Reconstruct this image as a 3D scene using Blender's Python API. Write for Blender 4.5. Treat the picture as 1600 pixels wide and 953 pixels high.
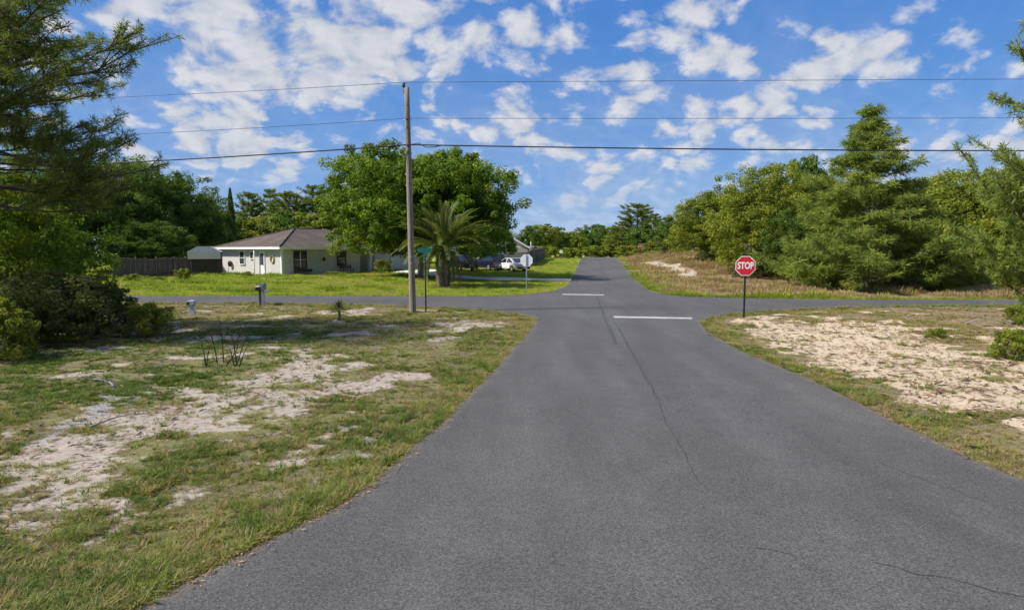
import bpy, bmesh, math, random
import numpy as np
from mathutils import Vector, Matrix
from mathutils.geometry import delaunay_2d_cdt

random.seed(7)
rng = np.random.default_rng(7)
R = math.radians
scene = bpy.context.scene
for o in list(bpy.data.objects):
    bpy.data.objects.remove(o)

# ------------------------------------------------------------------ camera
CAM_H = 2.6
F = 1000.0
PITCH = math.atan(84.5 / F)
cam_d = bpy.data.cameras.new('camera')
cam = bpy.data.objects.new('camera', cam_d)
scene.collection.objects.link(cam)
cam.location = (0, 0, CAM_H)
cam.rotation_euler = (math.pi / 2 - PITCH, 0, 0)
cam_d.sensor_width = 36.0
cam_d.lens = 36.0 * F / 1600.0
cam_d.clip_start = 0.05
cam_d.clip_end = 6000
scene.camera = cam

# ------------------------------------------------------------------ sun, sky, exposure
SUN_EL, SUN_BACK = 45.0, 15.0          # elevation; degrees behind the camera's left
to_sun = Vector((-math.cos(R(SUN_EL)) * math.cos(R(SUN_BACK)), -math.cos(R(SUN_EL)) * math.sin(R(SUN_BACK)), math.sin(R(SUN_EL))))
sun_d = bpy.data.lights.new('sun', 'SUN')
sun_d.energy = 4.2
sun_d.angle = R(4.0)
sun_d.color = (1.0, 0.94, 0.85)
sun = bpy.data.objects.new('sun', sun_d)
scene.collection.objects.link(sun)
sun.rotation_euler = to_sun.to_track_quat('Z', 'Y').to_euler()

scene.view_settings.view_transform = 'Standard'
scene.view_settings.look = 'None'
scene.view_settings.gamma = 1.0
scene.view_settings.use_curve_mapping = False
scene.view_settings.exposure = 0.75
scene.render.engine = 'CYCLES'
scene.cycles.use_denoising = True
scene.cycles.max_bounces = 6
scene.cycles.use_light_tree = False
scene.cycles.adaptive_threshold = 0.02
scene.cycles.diffuse_bounces = 4
scene.cycles.glossy_bounces = 2
scene.cycles.transmission_bounces = 2
scene.cycles.transparent_max_bounces = 4
scene.cycles.caustics_reflective = False
scene.cycles.caustics_refractive = False


class NT:
    """small helper round a node tree"""
    def __init__(self, nt):
        self.nt = nt
        nt.nodes.clear()

    def n(self, typ, **kw):
        nd = self.nt.nodes.new(typ)
        for k, v in kw.items():
            setattr(nd, k, v)
        return nd

    def put(self, sock, v):
        if hasattr(v, 'is_linked') or hasattr(v, 'links'):
            self.nt.links.new(v, sock)
        else:
            if isinstance(v, (tuple, list)) and len(v) == 3 and sock.type == 'RGBA':
                v = (*v, 1)
            sock.default_value = v

    def math(self, op, a, b=None, c=None, clamp=False):
        nd = self.n('ShaderNodeMath', operation=op)
        nd.use_clamp = clamp
        for i, v in enumerate((a, b, c)):
            if v is not None:
                self.put(nd.inputs[i], v)
        return nd.outputs[0]

    def vmath(self, op, a, b=None, scale=None):
        nd = self.n('ShaderNodeVectorMath', operation=op)
        self.put(nd.inputs[0], a)
        if b is not None:
            self.put(nd.inputs[1], b)
        if scale is not None:
            self.put(nd.inputs['Scale'], scale)
        return nd.outputs['Value'] if op in ('DOT_PRODUCT', 'LENGTH', 'DISTANCE') else nd.outputs[0]

    def noise(self, vec, scale, detail=4.0, rough=0.55, dist=0.0, color=False, dims='3D'):
        nd = self.n('ShaderNodeTexNoise')
        nd.noise_dimensions = dims
        if vec is not None:
            self.put(nd.inputs['Vector'], vec)
        self.put(nd.inputs['Scale'], scale)
        self.put(nd.inputs['Detail'], detail)
        self.put(nd.inputs['Roughness'], rough)
        self.put(nd.inputs['Distortion'], dist)
        return nd.outputs['Color' if color else 'Fac']

    def smooth(self, v, lo, hi, a=0.0, b=1.0):
        nd = self.n('ShaderNodeMapRange', interpolation_type='SMOOTHSTEP')
        self.put(nd.inputs['Value'], v)
        for k, x in zip(('From Min', 'From Max', 'To Min', 'To Max'), (lo, hi, a, b)):
            self.put(nd.inputs[k], x)
        return nd.outputs[0]

    def mix(self, f, a, b, blend='MIX'):
        nd = self.n('ShaderNodeMix', data_type='RGBA', blend_type=blend)
        self.put(nd.inputs[0], f)
        self.put(nd.inputs[6], a)
        self.put(nd.inputs[7], b)
        return nd.outputs[2]

    def mapping(self, vec, scale=(1, 1, 1), rot=(0, 0, 0), loc=(0, 0, 0)):
        nd = self.n('ShaderNodeMapping')
        self.put(nd.inputs['Vector'], vec)
        nd.inputs['Scale'].default_value = scale
        nd.inputs['Rotation'].default_value = rot
        nd.inputs['Location'].default_value = loc
        return nd.outputs[0]


# pixel (in the 1600 x 953 photograph) to place
_f = Vector((0, math.cos(PITCH), -math.sin(PITCH)))
_dn = Vector((0, -math.sin(PITCH), -math.cos(PITCH)))
_r = Vector((1, 0, 0))
EYE = Vector((0, 0, CAM_H))


def ray(px, py):
    return _f + _r * ((px - 800) / F) + _dn * ((py - 476.5) / F)


def G(px, py, z=0.0):
    d = ray(px, py)
    t = (z - CAM_H) / d.z
    return EYE + d * t


def D(px, py, depth):
    d = ray(px, py)
    return EYE + d * (depth / d.y)


# ---- world: Nishita sky with a layer of altocumulus and cumulus
world = bpy.data.worlds.new('World')
scene.world = world
world.use_nodes = True
W = NT(world.node_tree)
sky = W.n('ShaderNodeTexSky', sky_type='NISHITA')
sky.sun_disc = False
sky.sun_elevation = R(SUN_EL)
sky.sun_rotation = R(-90 - SUN_BACK)
sky.air_density = 0.7
sky.dust_density = 0.0
sky.ozone_density = 4.0
sky.altitude = 0
co = W.n('ShaderNodeTexCoord').outputs['Generated']
sep = W.n('ShaderNodeSeparateXYZ')
W.put(sep.inputs[0], co)
zz = W.math('ADD', W.math('MAXIMUM', sep.outputs[2], 0.0), 0.48)
uu = W.math('DIVIDE', sep.outputs[0], zz)
vv = W.math('DIVIDE', sep.outputs[1], zz)
cmb = W.n('ShaderNodeCombineXYZ')
W.put(cmb.inputs[0], uu)
W.put(cmb.inputs[1], vv)
uv = cmb.outputs[0]


def sky_uv(px, py):
    d = ray(px, py).normalized()
    z = max(d.z, 0) + 0.48
    return (d.x / z, d.y / z, 0)


CLOUDS = [  # centre px, centre py, radius in uv, strength
    (490, 90, 0.192, 0.14), (560, 110, 0.148, 0.11), (400, 150, 0.192, 0.07), (230, 15, 0.266, 0.07), (380, 220, 0.192, 0.20), (220, 230, 0.148, 0.10), (680, 40, 0.185, 0.06),
    (1330, 100, 0.163, 0.13), (1470, 80, 0.118, 0.10), (1080, 35, 0.104, 0.15), (1125, 88, 0.074, 0.15), (970, 105, 0.118, 0.12), (870, 70, 0.111, 0.10), (1110, 225, 0.207, 0.11), (830, 205, 0.111, 0.10),
    (1230, 20, 0.163, -0.14), (640, 250, 0.222, -0.03), (1530, 10, 0.185, -0.05), (1300, 200, 0.185, -0.03), (560, 20, 0.148, 0.1),
]
warp = W.noise(uv, 5.0, 1.0, 0.5, color=True)
uvw = W.vmath('ADD', uv, W.vmath('SCALE', W.vmath('SUBTRACT', warp, (0.5, 0.5, 0.5)), scale=0.10))
n_big = W.noise(uvw, 3.2, 1.0, 0.5)
n_mid = W.noise(uvw, 15.0, 5.0, 0.58)
n_sun = W.noise(W.vmath('ADD', uvw, (-0.018, 0.012, 0)), 15.0, 3.0, 0.58)
puff = W.n('ShaderNodeTexVoronoi')           # rounded heads of the small cumulus
puff.feature = 'F1'
puff.voronoi_dimensions = '2D'
puff.inputs['Scale'].default_value = 12.0
W.put(puff.inputs['Vector'], W.vmath('ADD', uvw, W.vmath('SCALE', W.vmath('SUBTRACT', W.noise(uv, 30.0, 2.0, 0.5, color=True), (0.5, 0.5, 0.5)), scale=0.045)))
pf = W.math('SUBTRACT', 0.46, puff.outputs['Distance'])
dens = W.math('ADD', W.math('MULTIPLY', n_mid, 0.62), W.math('MULTIPLY', n_big, 0.42))
dens = W.math('ADD', dens, W.math('MULTIPLY_ADD', pf, 0.34, 0.10))
for px, py, rad, st in CLOUDS:
    dd = W.vmath('DISTANCE', uv, sky_uv(px, py))
    g = W.smooth(dd, 0.0, rad, 1.0, 0.0)
    dens = W.math('ADD', dens, W.math('MULTIPLY', g, st))
cov = W.smooth(dens, 0.560, 0.80)
cov = W.math('MULTIPLY', cov, W.smooth(sep.outputs[2], 0.0, 0.16, 0.30, 1.0))
veil = W.math('MULTIPLY', W.smooth(sep.outputs[2], 0.02, 0.40, 0.44, 0.08), W.smooth(n_big, 0.25, 0.65, 0.45, 1.0))
cov = W.math('MAXIMUM', cov, veil)
thick = W.smooth(dens, 0.70, 1.0)
lit = W.math('SUBTRACT', n_mid, n_sun)
lit = W.math('ADD', W.math('MULTIPLY_ADD', lit, 3.0, 0.42), W.math('MULTIPLY', pf, 0.9), clamp=True)
c_white = W.mix(lit, (3.4, 3.7, 4.3), (5.2, 5.2, 5.35))
c_cloud = W.mix(W.math('MULTIPLY', thick, 0.45), c_white, (4.4, 4.5, 4.75))
sk = W.n('ShaderNodeSeparateColor')
W.put(sk.inputs[0], sky.outputs[0])
ck = W.n('ShaderNodeCombineColor')   # clear deep-blue air: the horizon stays blue
W.put(ck.inputs[0], W.math('MULTIPLY', sk.outputs[0], 0.37))
W.put(ck.inputs[1], W.math('MULTIPLY', W.math('POWER', sk.outputs[1], 0.56), 1.10))
W.put(ck.inputs[2], W.math('MULTIPLY', W.math('POWER', sk.outputs[2], 0.30), 2.95))
skyc = ck.outputs[0]
colr = W.mix(W.math('MULTIPLY', cov, 0.92), skyc, c_cloud)
bg = W.n('ShaderNodeBackground')
W.put(bg.inputs['Color'], colr)
bg.inputs['Strength'].default_value = 0.088
out = W.n('ShaderNodeOutputWorld')
W.nt.links.new(bg.outputs[0], out.inputs[0])

# ------------------------------------------------------------------ helpers: objects and meshes
COL = scene.collection


def tag(o, label=None, cat=None, group=None, kind=None):
    if label: o['label'] = label
    if cat: o['category'] = cat
    if group: o['group'] = group
    if kind: o['kind'] = kind
    return o


def empty(name, loc=(0, 0, 0), rz=0.0, sc=(1, 1, 1)):
    o = bpy.data.objects.new(name, None)
    COL.objects.link(o)
    o.location = loc
    o.rotation_euler = (0, 0, rz)
    o.scale = sc
    o.empty_display_size = 0.2
    return o


def link(name, me, parent=None, loc=None, rot=None, sc=None):
    o = bpy.data.objects.new(name, me)
    COL.objects.link(o)
    if parent is not None:
        o.parent = parent
    if loc is not None: o.location = loc
    if rot is not None: o.rotation_euler = rot
    if sc is not None: o.scale = sc
    return o


class MB:
    def __init__(self):
        self.v, self.f, self.s = [], [], []

    def add(self, vs, fs, smooth=False):
        b = len(self.v)
        self.v += [tuple(p) for p in vs]
        self.f += [tuple(b + i for i in f) for f in fs]
        self.s += [smooth] * len(fs)
        return self

    def box(self, c, s, rz=0.0, rx=0.0, ry=0.0):
        m = Matrix.Translation(c) @ Matrix.Rotation(rz, 4, 'Z') @ Matrix.Rotation(ry, 4, 'Y') @ Matrix.Rotation(rx, 4, 'X')
        x, y, z = s[0] / 2, s[1] / 2, s[2] / 2
        vs = [m @ Vector(p) for p in ((-x, -y, -z), (x, -y, -z), (x, y, -z), (-x, y, -z), (-x, -y, z), (x, -y, z), (x, y, z), (-x, y, z))]
        return self.add(vs, [(0, 3, 2, 1), (4, 5, 6, 7), (0, 1, 5, 4), (1, 2, 6, 5), (2, 3, 7, 6), (3, 0, 4, 7)])

    def span(self, a, b):
        """box between two corners"""
        c = [(a[i] + b[i]) / 2 for i in range(3)]
        return self.box(c, [abs(b[i] - a[i]) for i in range(3)])

    def tube(self, pts, rad, n=8, cap=True):
        pts = [Vector(p) for p in pts]
        if not hasattr(rad, '__len__'):
            rad = [rad] * len(pts)
        b = len(self.v)
        ref = Vector((0.31, 0.17, 0.93)).normalized()
        for i, p in enumerate(pts):
            t = (pts[min(i + 1, len(pts) - 1)] - pts[max(i - 1, 0)]).normalized()
            rr = ref if abs(t.dot(ref)) < 0.95 else Vector((1, 0, 0))
            u = t.cross(rr).normalized()
            w = t.cross(u)
            for k in range(n):
                a = 2 * math.pi * k / n
                self.v.append(tuple(p + (u * math.cos(a) + w * math.sin(a)) * rad[i]))
        for i in range(len(pts) - 1):
            for k in range(n):
                a, c = b + i * n + k, b + i * n + (k + 1) % n
                self.f.append((a, c, c + n, a + n))
                self.s.append(True)
        if cap:
            self.f.append(tuple(b + k for k in reversed(range(n))))
            self.f.append(tuple(b + (len(pts) - 1) * n + k for k in range(n)))
            self.s += [False, False]
        return self

    def prism(self, poly, a, b, axis='Y'):
        """polygon in the plane across axis, extruded from a to b along it"""
        def P(p, t):
            return {'Y': (p[0], t, p[1]), 'X': (t, p[0], p[1]), 'Z': (p[0], p[1], t)}[axis]
        n = len(poly)
        vs = [P(p, a) for p in poly] + [P(p, b) for p in poly]
        fs = [tuple(range(n)), tuple(reversed(range(n, 2 * n)))] + [(i, n + i, n + (i + 1) % n, (i + 1) % n) for i in range(n)]
        return self.add(vs, fs)

    def mesh(self, name, mat, bevel=None, fix=True):
        me = bpy.data.meshes.new(name)
        me.from_pydata(self.v, [], self.f)
        me.polygons.foreach_set('use_smooth', self.s)
        if fix or bevel:
            bm = bmesh.new()
            bm.from_mesh(me)
            if fix:
                bmesh.ops.recalc_face_normals(bm, faces=bm.faces)
            if bevel:
                es = [e for e in bm.edges if e.is_manifold and e.calc_face_angle(0) > R(25)]
                bmesh.ops.bevel(bm, geom=es, offset=bevel, segments=2, affect='EDGES', profile=0.6)
            bm.to_mesh(me)
            bm.free()
        if mat: me.materials.append(mat)
        me.update()
        return me

    def build(self, name, mat, parent=None, bevel=None, **kw):
        return link(name, self.mesh(name, mat, bevel), parent, **kw)


def poly_cloud(name, P, tint, mat):
    """P: (N, k, 3) separate polygons of k corners, one tint value for each"""
    N, k = P.shape[:2]
    me = bpy.data.meshes.new(name)
    me.vertices.add(N * k)
    me.vertices.foreach_set('co', P.reshape(-1).astype(np.float32))
    me.loops.add(N * k)
    me.loops.foreach_set('vertex_index', np.arange(N * k, dtype=np.int32))
    me.polygons.add(N)
    me.polygons.foreach_set('loop_start', np.arange(0, N * k, k, dtype=np.int32))
    at = me.attributes.new('tint', 'FLOAT', 'FACE')
    at.data.foreach_set('value', tint.astype(np.float32))
    me.materials.append(mat)
    me.update(calc_edges=True)
    return me


# ------------------------------------------------------------------ helpers: noise in numpy
def _hash(ix, iy, seed):
    h = (ix.astype(np.int64) * 374761393 + iy.astype(np.int64) * 668265263 + seed * 1442695041) & 0xFFFFFFFF
    h = ((h ^ (h >> 13)) * 1274126177) & 0xFFFFFFFF
    return ((h ^ (h >> 16)) & 0xFFFF) / 65535.0


def vnoise(x, y, seed=0):
    ix, iy = np.floor(x), np.floor(y)
    fx, fy = x - ix, y - iy
    fx, fy = fx * fx * (3 - 2 * fx), fy * fy * (3 - 2 * fy)
    a, b = _hash(ix, iy, seed), _hash(ix + 1, iy, seed)
    c, d = _hash(ix, iy + 1, seed), _hash(ix + 1, iy + 1, seed)
    return (a * (1 - fx) + b * fx) * (1 - fy) + (c * (1 - fx) + d * fx) * fy


def fbm(x, y, sc, seed=0, octv=4):
    t, amp, tot = 0, 1.0, 0
    for i in range(octv):
        t = t + amp * vnoise(x * sc, y * sc, seed + i * 17)
        tot += amp
        amp *= 0.55
        sc *= 2.03
    return t / tot


def sst(v, a, b):
    t = np.clip((v - a) / (b - a), 0, 1)
    return t * t * (3 - 2 * t)


def sdist(x, y, poly):
    """signed distance to a closed polygon, positive inside"""
    px, py = np.asarray(x, float), np.asarray(y, float)
    best = np.full(px.shape, 1e9)
    inside = np.zeros(px.shape, bool)
    n = len(poly)
    for i in range(n):
        ax, ay = poly[i][0], poly[i][1]
        bx, by = poly[(i + 1) % n][0], poly[(i + 1) % n][1]
        dx, dy = bx - ax, by - ay
        L = dx * dx + dy * dy + 1e-12
        t = np.clip(((px - ax) * dx + (py - ay) * dy) / L, 0, 1)
        best = np.minimum(best, (px - ax - t * dx) ** 2 + (py - ay - t * dy) ** 2)
        if abs(dy) > 1e-12:
            c = ((ay > py) != (by > py)) & (px < dx * (py - ay) / dy + ax)
            inside ^= c
    d = np.sqrt(best)
    return np.where(inside, d, -d)


# ------------------------------------------------------------------ terrain
def base_h(x, y):
    x, y = np.asarray(x, float), np.asarray(y, float)
    rise = 1.3 * sst(y, 44, 116) - 0.5 * sst(y, 118, 190)
    rise = rise * (0.25 + 0.75 * sst(x, -14, 0))
    xr = 9.6 + (y - 48) * 0.134
    b = 1.75 * sst(x - xr, 0.8, 9.0) * sst(y, 44, 76) * (1 - 0.75 * sst(x, 20, 36)) * (1 - 0.7 * sst(y, 95, 160))
    lawn = 0.25 * sst(y, 38, 52) * sst(-x, 2, 10)
    return rise + b + lawn


LEFT = [(215, 953), (330, 889), (450, 832), (548, 779), (600, 740), (645, 702), (692, 660), (740, 612), (785, 566), (815, 532), (834, 511), (841, 501),
        (836, 497), (815, 492.5), (780, 487.5), (740, 483.5), (690, 480), (600, 477), (500, 475), (400, 474), (300, 473.5), (150, 473)]
FARL = [(150, 462.5), (300, 462.5), (500, 463), (640, 463.5), (760, 463), (825, 460.5), (860, 456.5), (876, 451)]
FARR = [(1012, 453), (1022, 457.5), (1040, 461), (1080, 464), (1160, 466), (1240, 467.5), (1400, 468.5), (1600, 469)]
RIGHT = [(1600, 477.5), (1500, 477.5), (1383, 478), (1300, 480), (1205, 485.5), (1150, 490), (1115, 494), (1096, 499), (1091, 504), (1101, 515),
         (1150, 546), (1223, 575.5), (1294, 607.5), (1365, 643), (1419, 670), (1508, 711), (1600, 755)]
g2 = lambda L: [(G(a, b).x, G(a, b).y) for a, b in L]
L_, FL_, FR_, R_ = g2(LEFT), g2(FARL), g2(FARR), g2(RIGHT)


def extend(p, q, dist):
    d = Vector((q[0] - p[0], q[1] - p[1])).normalized()
    return (q[0] + d.x * dist, q[1] + d.y * dist)


road_out = [(-6.5, -14), (-4.6, 1.5)] + L_ + [(-130, 34.0), (-130, 39.4)] + FL_ + [(4.2, 48.5), (12.4, 115), (16.2, 145), (22.4, 145), (18.6, 115), (9.8, 48.5)] + FR_ + [(130, 36.0), (130, 31.0)] + R_ + [(11.5, 3.0), (13.5, -14)]
# roughen the outline a little: broken asphalt edge
dense = []
for i in range(len(road_out)):
    a, b = road_out[i], road_out[(i + 1) % len(road_out)]
    d = math.hypot(b[0] - a[0], b[1] - a[1])
    near = min(math.hypot(*a), math.hypot(*b))
    n = max(1, int(d / (0.22 if near < 20 else 0.8 if near < 60 else 4)))
    for k in range(n):
        t = k / n
        dense.append((a[0] + (b[0] - a[0]) * t, a[1] + (b[1] - a[1]) * t))
dx = np.array([p[0] for p in dense]); dy = np.array([p[1] for p in dense])
# smooth corners by averaging, then jitter
for _ in range(3):
    dx = (np.roll(dx, 1) + 2 * dx + np.roll(dx, -1)) / 4
    dy = (np.roll(dy, 1) + 2 * dy + np.roll(dy, -1)) / 4
dx = dx + (fbm(dx, dy, 1.6, 3, 3) - 0.5) * 0.16
dy = dy + (fbm(dx, dy, 1.7, 5, 3) - 0.5) * 0.12
ROAD = list(zip(dx.tolist(), dy.tolist()))
ROADC = road_out


def bumps(x, y, dr):
    """small relief outside the road; dr: distance outside the road edge"""
    k = sst(dr, 0.1, 2.5)
    return k * ((fbm(x, y, 0.35, 21, 3) - 0.5) * 0.22 + (fbm(x, y, 1.1, 22, 2) - 0.5) * 0.07) - 0.02


def ground_z(x, y, dr=None):
    x, y = np.asarray(x, float), np.asarray(y, float)
    if dr is None:
        dr = -sdist(x, y, ROADC)
    z = base_h(x, y) + bumps(x, y, np.maximum(dr, 0))
    return np.where(dr < 0, z - 0.06 * sst(-dr, 0.0, 0.35), z)


def gz(x, y):
    return float(ground_z(np.array([x]), np.array([y]))[0])


# zones, in metres
g3 = lambda L: [(G(a, b).x, G(a, b).y) for a, b in L]
SAND = [
    (g3([(-60, 705), (90, 668), (200, 640), (320, 606), (400, 575), (460, 562), (530, 568), (535, 584), (485, 606), (430, 628), (380, 652), (300, 672), (230, 694), (110, 712), (-60, 735)]), 0.95),
    (g3([(-60, 770), (60, 745), (150, 742), (150, 765), (60, 790), (-60, 800)]), 0.9),
    (g3([(80, 782), (150, 775), (230, 790), (180, 812), (100, 806)]), 0.9),
    (g3([(-40, 830), (60, 815), (90, 835), (20, 865), (-60, 880)]), 0.8),
    (g3([(700, 502), (770, 500), (770, 508), (705, 511)]), 0.7),
    (g3([(1150, 512), (1210, 503), (1330, 499), (1400, 496), (1425, 512), (1470, 540), (1600, 560), (1750, 590), (1780, 680), (1600, 636), (1480, 632), (1370, 600), (1290, 572), (1215, 545)]), 1.0),
    (g3([(1452, 640), (1500, 648), (1570, 670), (1560, 680), (1490, 664)]), 0.9),
    (g3([(1020, 406), (1040, 412), (1075, 425), (1060, 428), (1030, 416)]), 0.0),
]
BANKSAND = [(14.9, 56), (16.6, 54), (17.9, 66), (17.8, 84), (16.6, 86), (16.1, 70)]
GREY = [
    (g3([(430, 790), (480, 740), (560, 690), (600, 670), (610, 690), (560, 720), (520, 760), (450, 800)]), 1.0),
    (g3([(40, 660), (120, 655), (170, 610), (260, 590), (260, 605), (180, 640), (120, 670), (60, 690)]), 0.7),
]


def zones(x, y, dr):
    nz = (fbm(x, y, 0.9, 41, 5) - 0.5)
    nf = (fbm(x, y, 3.2, 47, 3) - 0.5)
    sand = np.zeros_like(x)
    for poly, s in SAND:
        if s > 0:
            sand = np.maximum(sand, s * sst(sdist(x, y, poly) + nz * 4.0 + nf * 2.2, -0.7, 0.9))
    sand = np.maximum(sand, 0.9 * sst(sdist(x, y, BANKSAND) + nz * 1.6, -0.2, 0.5))
    # thin sand showing elsewhere in the near lots
    lots = (y < 33)
    sand = np.maximum(sand, np.where(lots & (dr > 1.0), sst(fbm(x, y, 0.9, 61, 5), 0.575, 0.68) * 0.75, 0))
    sand = sand * sst(dr, 0.25, 1.0)
    grey = np.zeros_like(x)
    for poly, s in GREY:
        grey = np.maximum(grey, s * sst(sdist(x, y, poly) + nz * 0.9 + nf * 0.5, -0.15, 0.15))
    axis = 4.0 + np.maximum(y - 30, 0) * 0.128
    lawn = np.where((y > 36) & (x < axis), sst(y, 36, 38), 0.0)
    right_lot = np.where((y < 33) & (x > axis), 1.0, 0.0)
    bank = np.where((y > 35) & (x > axis), 1.0, 0.0)
    verge = sst(-dr, -1.3, -0.2)
    dry = np.clip(right_lot * (0.45 + 0.8 * nz + 0.35 * sst(y, 14, 24)) + 0.6 * right_lot * sst(x, 11, 15) * sst(y, 14, 18) + bank * (1.05 + nz * 0.9) * (1 - 0.70 * sst(-dr, -1.8 + nz * 5, -0.4)), 0, 1) * (1 - 0.8 * verge)
    dry = np.maximum(dry, np.where((y > 22) & (y < 33) & (x < axis), 0.38 + nz * 0.8, 0) * (1 - 0.4 * verge))
    return sand, grey, lawn, np.clip(dry, 0, 1), verge, right_lot, bank

# ------------------------------------------------------------------ materials
MATS = {}


def new_mat(name):
    m = bpy.data.materials.new(name)
    m.use_nodes = True
    MATS[name] = m
    return m, NT(m.node_tree)


def out_mat(T, shader, disp=None):
    o = T.n('ShaderNodeOutputMaterial')
    T.nt.links.new(shader, o.inputs['Surface'])


def principled(T, color, rough=0.6, metal=0.0, bump=None, bstr=0.3, bdist=0.02, spec=0.5, coat=0.0):
    p = T.n('ShaderNodeBsdfPrincipled')
    T.put(p.inputs['Base Color'], color)
    T.put(p.inputs['Roughness'], rough)
    T.put(p.inputs['Metallic'], metal)
    T.put(p.inputs['Specular IOR Level'], spec)
    if coat:
        T.put(p.inputs['Coat Weight'], coat)
    if bump is not None:
        b = T.n('ShaderNodeBump')
        b.inputs['Strength'].default_value = bstr
        b.inputs['Distance'].default_value = bdist
        T.put(b.inputs['Height'], bump)
        T.nt.links.new(b.outputs[0], p.inputs['Normal'])
    return p.outputs[0]


def plain(name, c, rough=0.6, metal=0.0, var=0.12, scale=3.0, bump=0.15, coat=0.0, spec=0.5, stretch=(1, 1, 1), grime=0.0):
    """paint, metal, plaster: a base colour with mottling, grime and fine relief"""
    m, T = new_mat(name)
    v = T.mapping(T.n('ShaderNodeTexCoord').outputs['Object'], stretch)
    n1 = T.noise(v, scale, 5, 0.6)
    n2 = T.noise(v, scale * 14, 3, 0.6)
    k = T.math('MULTIPLY_ADD', T.math('SUBTRACT', T.math('ADD', n1, T.math('MULTIPLY', n2, 0.5)), 0.75), 2 * var, 1.0)
    cc = T.vmath('SCALE', c, scale=k)
    if grime:
        g = T.smooth(T.noise(v, scale * 0.7, 6, 0.65), 0.5, 0.75)
        cc = T.mix(T.math('MULTIPLY', g, grime), cc, (c[0] * 0.45, c[1] * 0.42, c[2] * 0.36))
    out_mat(T, principled(T, cc, T.math('MULTIPLY_ADD', n2, 0.2, rough - 0.1), metal, n2, bump, 0.01, spec, coat))
    return m


def leaf_mat(name, cols, trans=0.35, rough=0.62, instancer=False, spec=0.12, tboost=1.3):
    """cols: colour stops over the tint 0..1; leaves of differing age and hue"""
    m, T = new_mat(name)
    a = T.n('ShaderNodeAttribute', attribute_name='tint')
    a.attribute_type = 'INSTANCER' if instancer else 'GEOMETRY'
    rp = T.n('ShaderNodeValToRGB')
    els = rp.color_ramp.elements
    while len(els) < len(cols):
        els.new(0.5)
    for e, (p, c) in zip(els, cols):
        e.position = p
        e.color = (*c, 1)
    T.nt.links.new(a.outputs['Fac'], rp.inputs[0])
    col = rp.outputs[0]
    p = principled(T, col, rough, spec=spec)
    tr = T.n('ShaderNodeBsdfTranslucent')
    T.put(tr.inputs['Color'], T.mix(1.0, col, (tboost * 1.05, tboost, tboost * 0.55), 'MULTIPLY'))
    mx = T.n('ShaderNodeMixShader')
    mx.inputs[0].default_value = trans
    T.nt.links.new(p, mx.inputs[1])
    T.nt.links.new(tr.outputs[0], mx.inputs[2])
    out_mat(T, mx.outputs[0])
    return m


# ground
m_ground, T = new_mat('ground_soil')
pos = T.n('ShaderNodeNewGeometry').outputs['Position']
att = lambda nm: T.n('ShaderNodeAttribute', attribute_name=nm).outputs['Fac']
a_sand, a_grey, a_lawn, a_dry, a_bank, a_rl = att('sand'), att('grey'), att('lawn'), att('dry'), att('bank'), att('rlot')
n1 = T.noise(pos, 1.4, 6, 0.62)
n2 = T.noise(pos, 9.0, 5, 0.6)
n3 = T.noise(pos, 60.0, 4, 0.65)
n4 = T.noise(pos, 0.25, 3, 0.5)
soil = T.mix(T.smooth(T.math('ADD', T.math('MULTIPLY', n2, 0.5), T.math('MULTIPLY', n3, 0.5)), 0.36, 0.64), (0.075, 0.058, 0.036), (0.235, 0.195, 0.13))
thatch = T.mix(T.smooth(n3, 0.38, 0.62), (0.095, 0.088, 0.038), (0.31, 0.26, 0.15))
base = T.mix(T.smooth(n1, 0.36, 0.62), soil, thatch)
green = T.mix(T.smooth(n3, 0.3, 0.7), (0.10, 0.145, 0.024), (0.20, 0.255, 0.045))
base = T.mix(T.math('MULTIPLY', T.smooth(T.math('ADD', n1, n4), 0.85, 1.15), 0.30), base, green)
lawnc = T.mix(T.smooth(n1, 0.35, 0.7), (0.21, 0.28, 0.032), (0.36, 0.38, 0.075))
lawnc = T.mix(T.math('MULTIPLY', T.smooth(T.math('ADD', n4, T.math('MULTIPLY', n1, 0.6)), 0.88, 1.05), 0.7), lawnc, (0.33, 0.27, 0.13))
base = T.mix(a_lawn, base, lawnc)
dryc = T.mix(T.smooth(T.math('ADD', T.math('MULTIPLY', n2, 0.6), T.math('MULTIPLY', n3, 0.4)), 0.35, 0.65), (0.15, 0.105, 0.065), (0.34, 0.255, 0.165))
base = T.mix(T.math('MULTIPLY', a_dry, 0.85), base, dryc)
sandc = T.mix(T.smooth(n2, 0.25, 0.75), (0.31, 0.265, 0.215), (0.46, 0.395, 0.33))
sandw = T.mix(T.smooth(n2, 0.25, 0.75), (0.47, 0.36, 0.25), (0.65, 0.53, 0.39))
sandc = T.mix(a_rl, sandc, sandw)
sandc = T.mix(T.math('MULTIPLY', T.smooth(n3, 0.55, 0.72), 0.35), sandc, (0.25, 0.185, 0.12))
sm = T.smooth(T.math('ADD', a_sand, T.math('MULTIPLY', T.math('SUBTRACT', n2, 0.5), 1.3)), 0.30, 0.62)
base = T.mix(sm, base, sandc)
greyc = T.mix(T.smooth(n3, 0.35, 0.65), (0.20, 0.19, 0.19), (0.42, 0.40, 0.38))
base = T.mix(T.smooth(T.math('ADD', a_grey, T.math('SUBTRACT', n2, 0.5)), 0.35, 0.6), base, greyc)
hgt = T.math('ADD', T.math('MULTIPLY', n2, 0.7), T.math('MULTIPLY', n3, 0.35))
out_mat(T, principled(T, base, 0.95, 0, hgt, 0.9, 0.06, 0.1))

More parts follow.
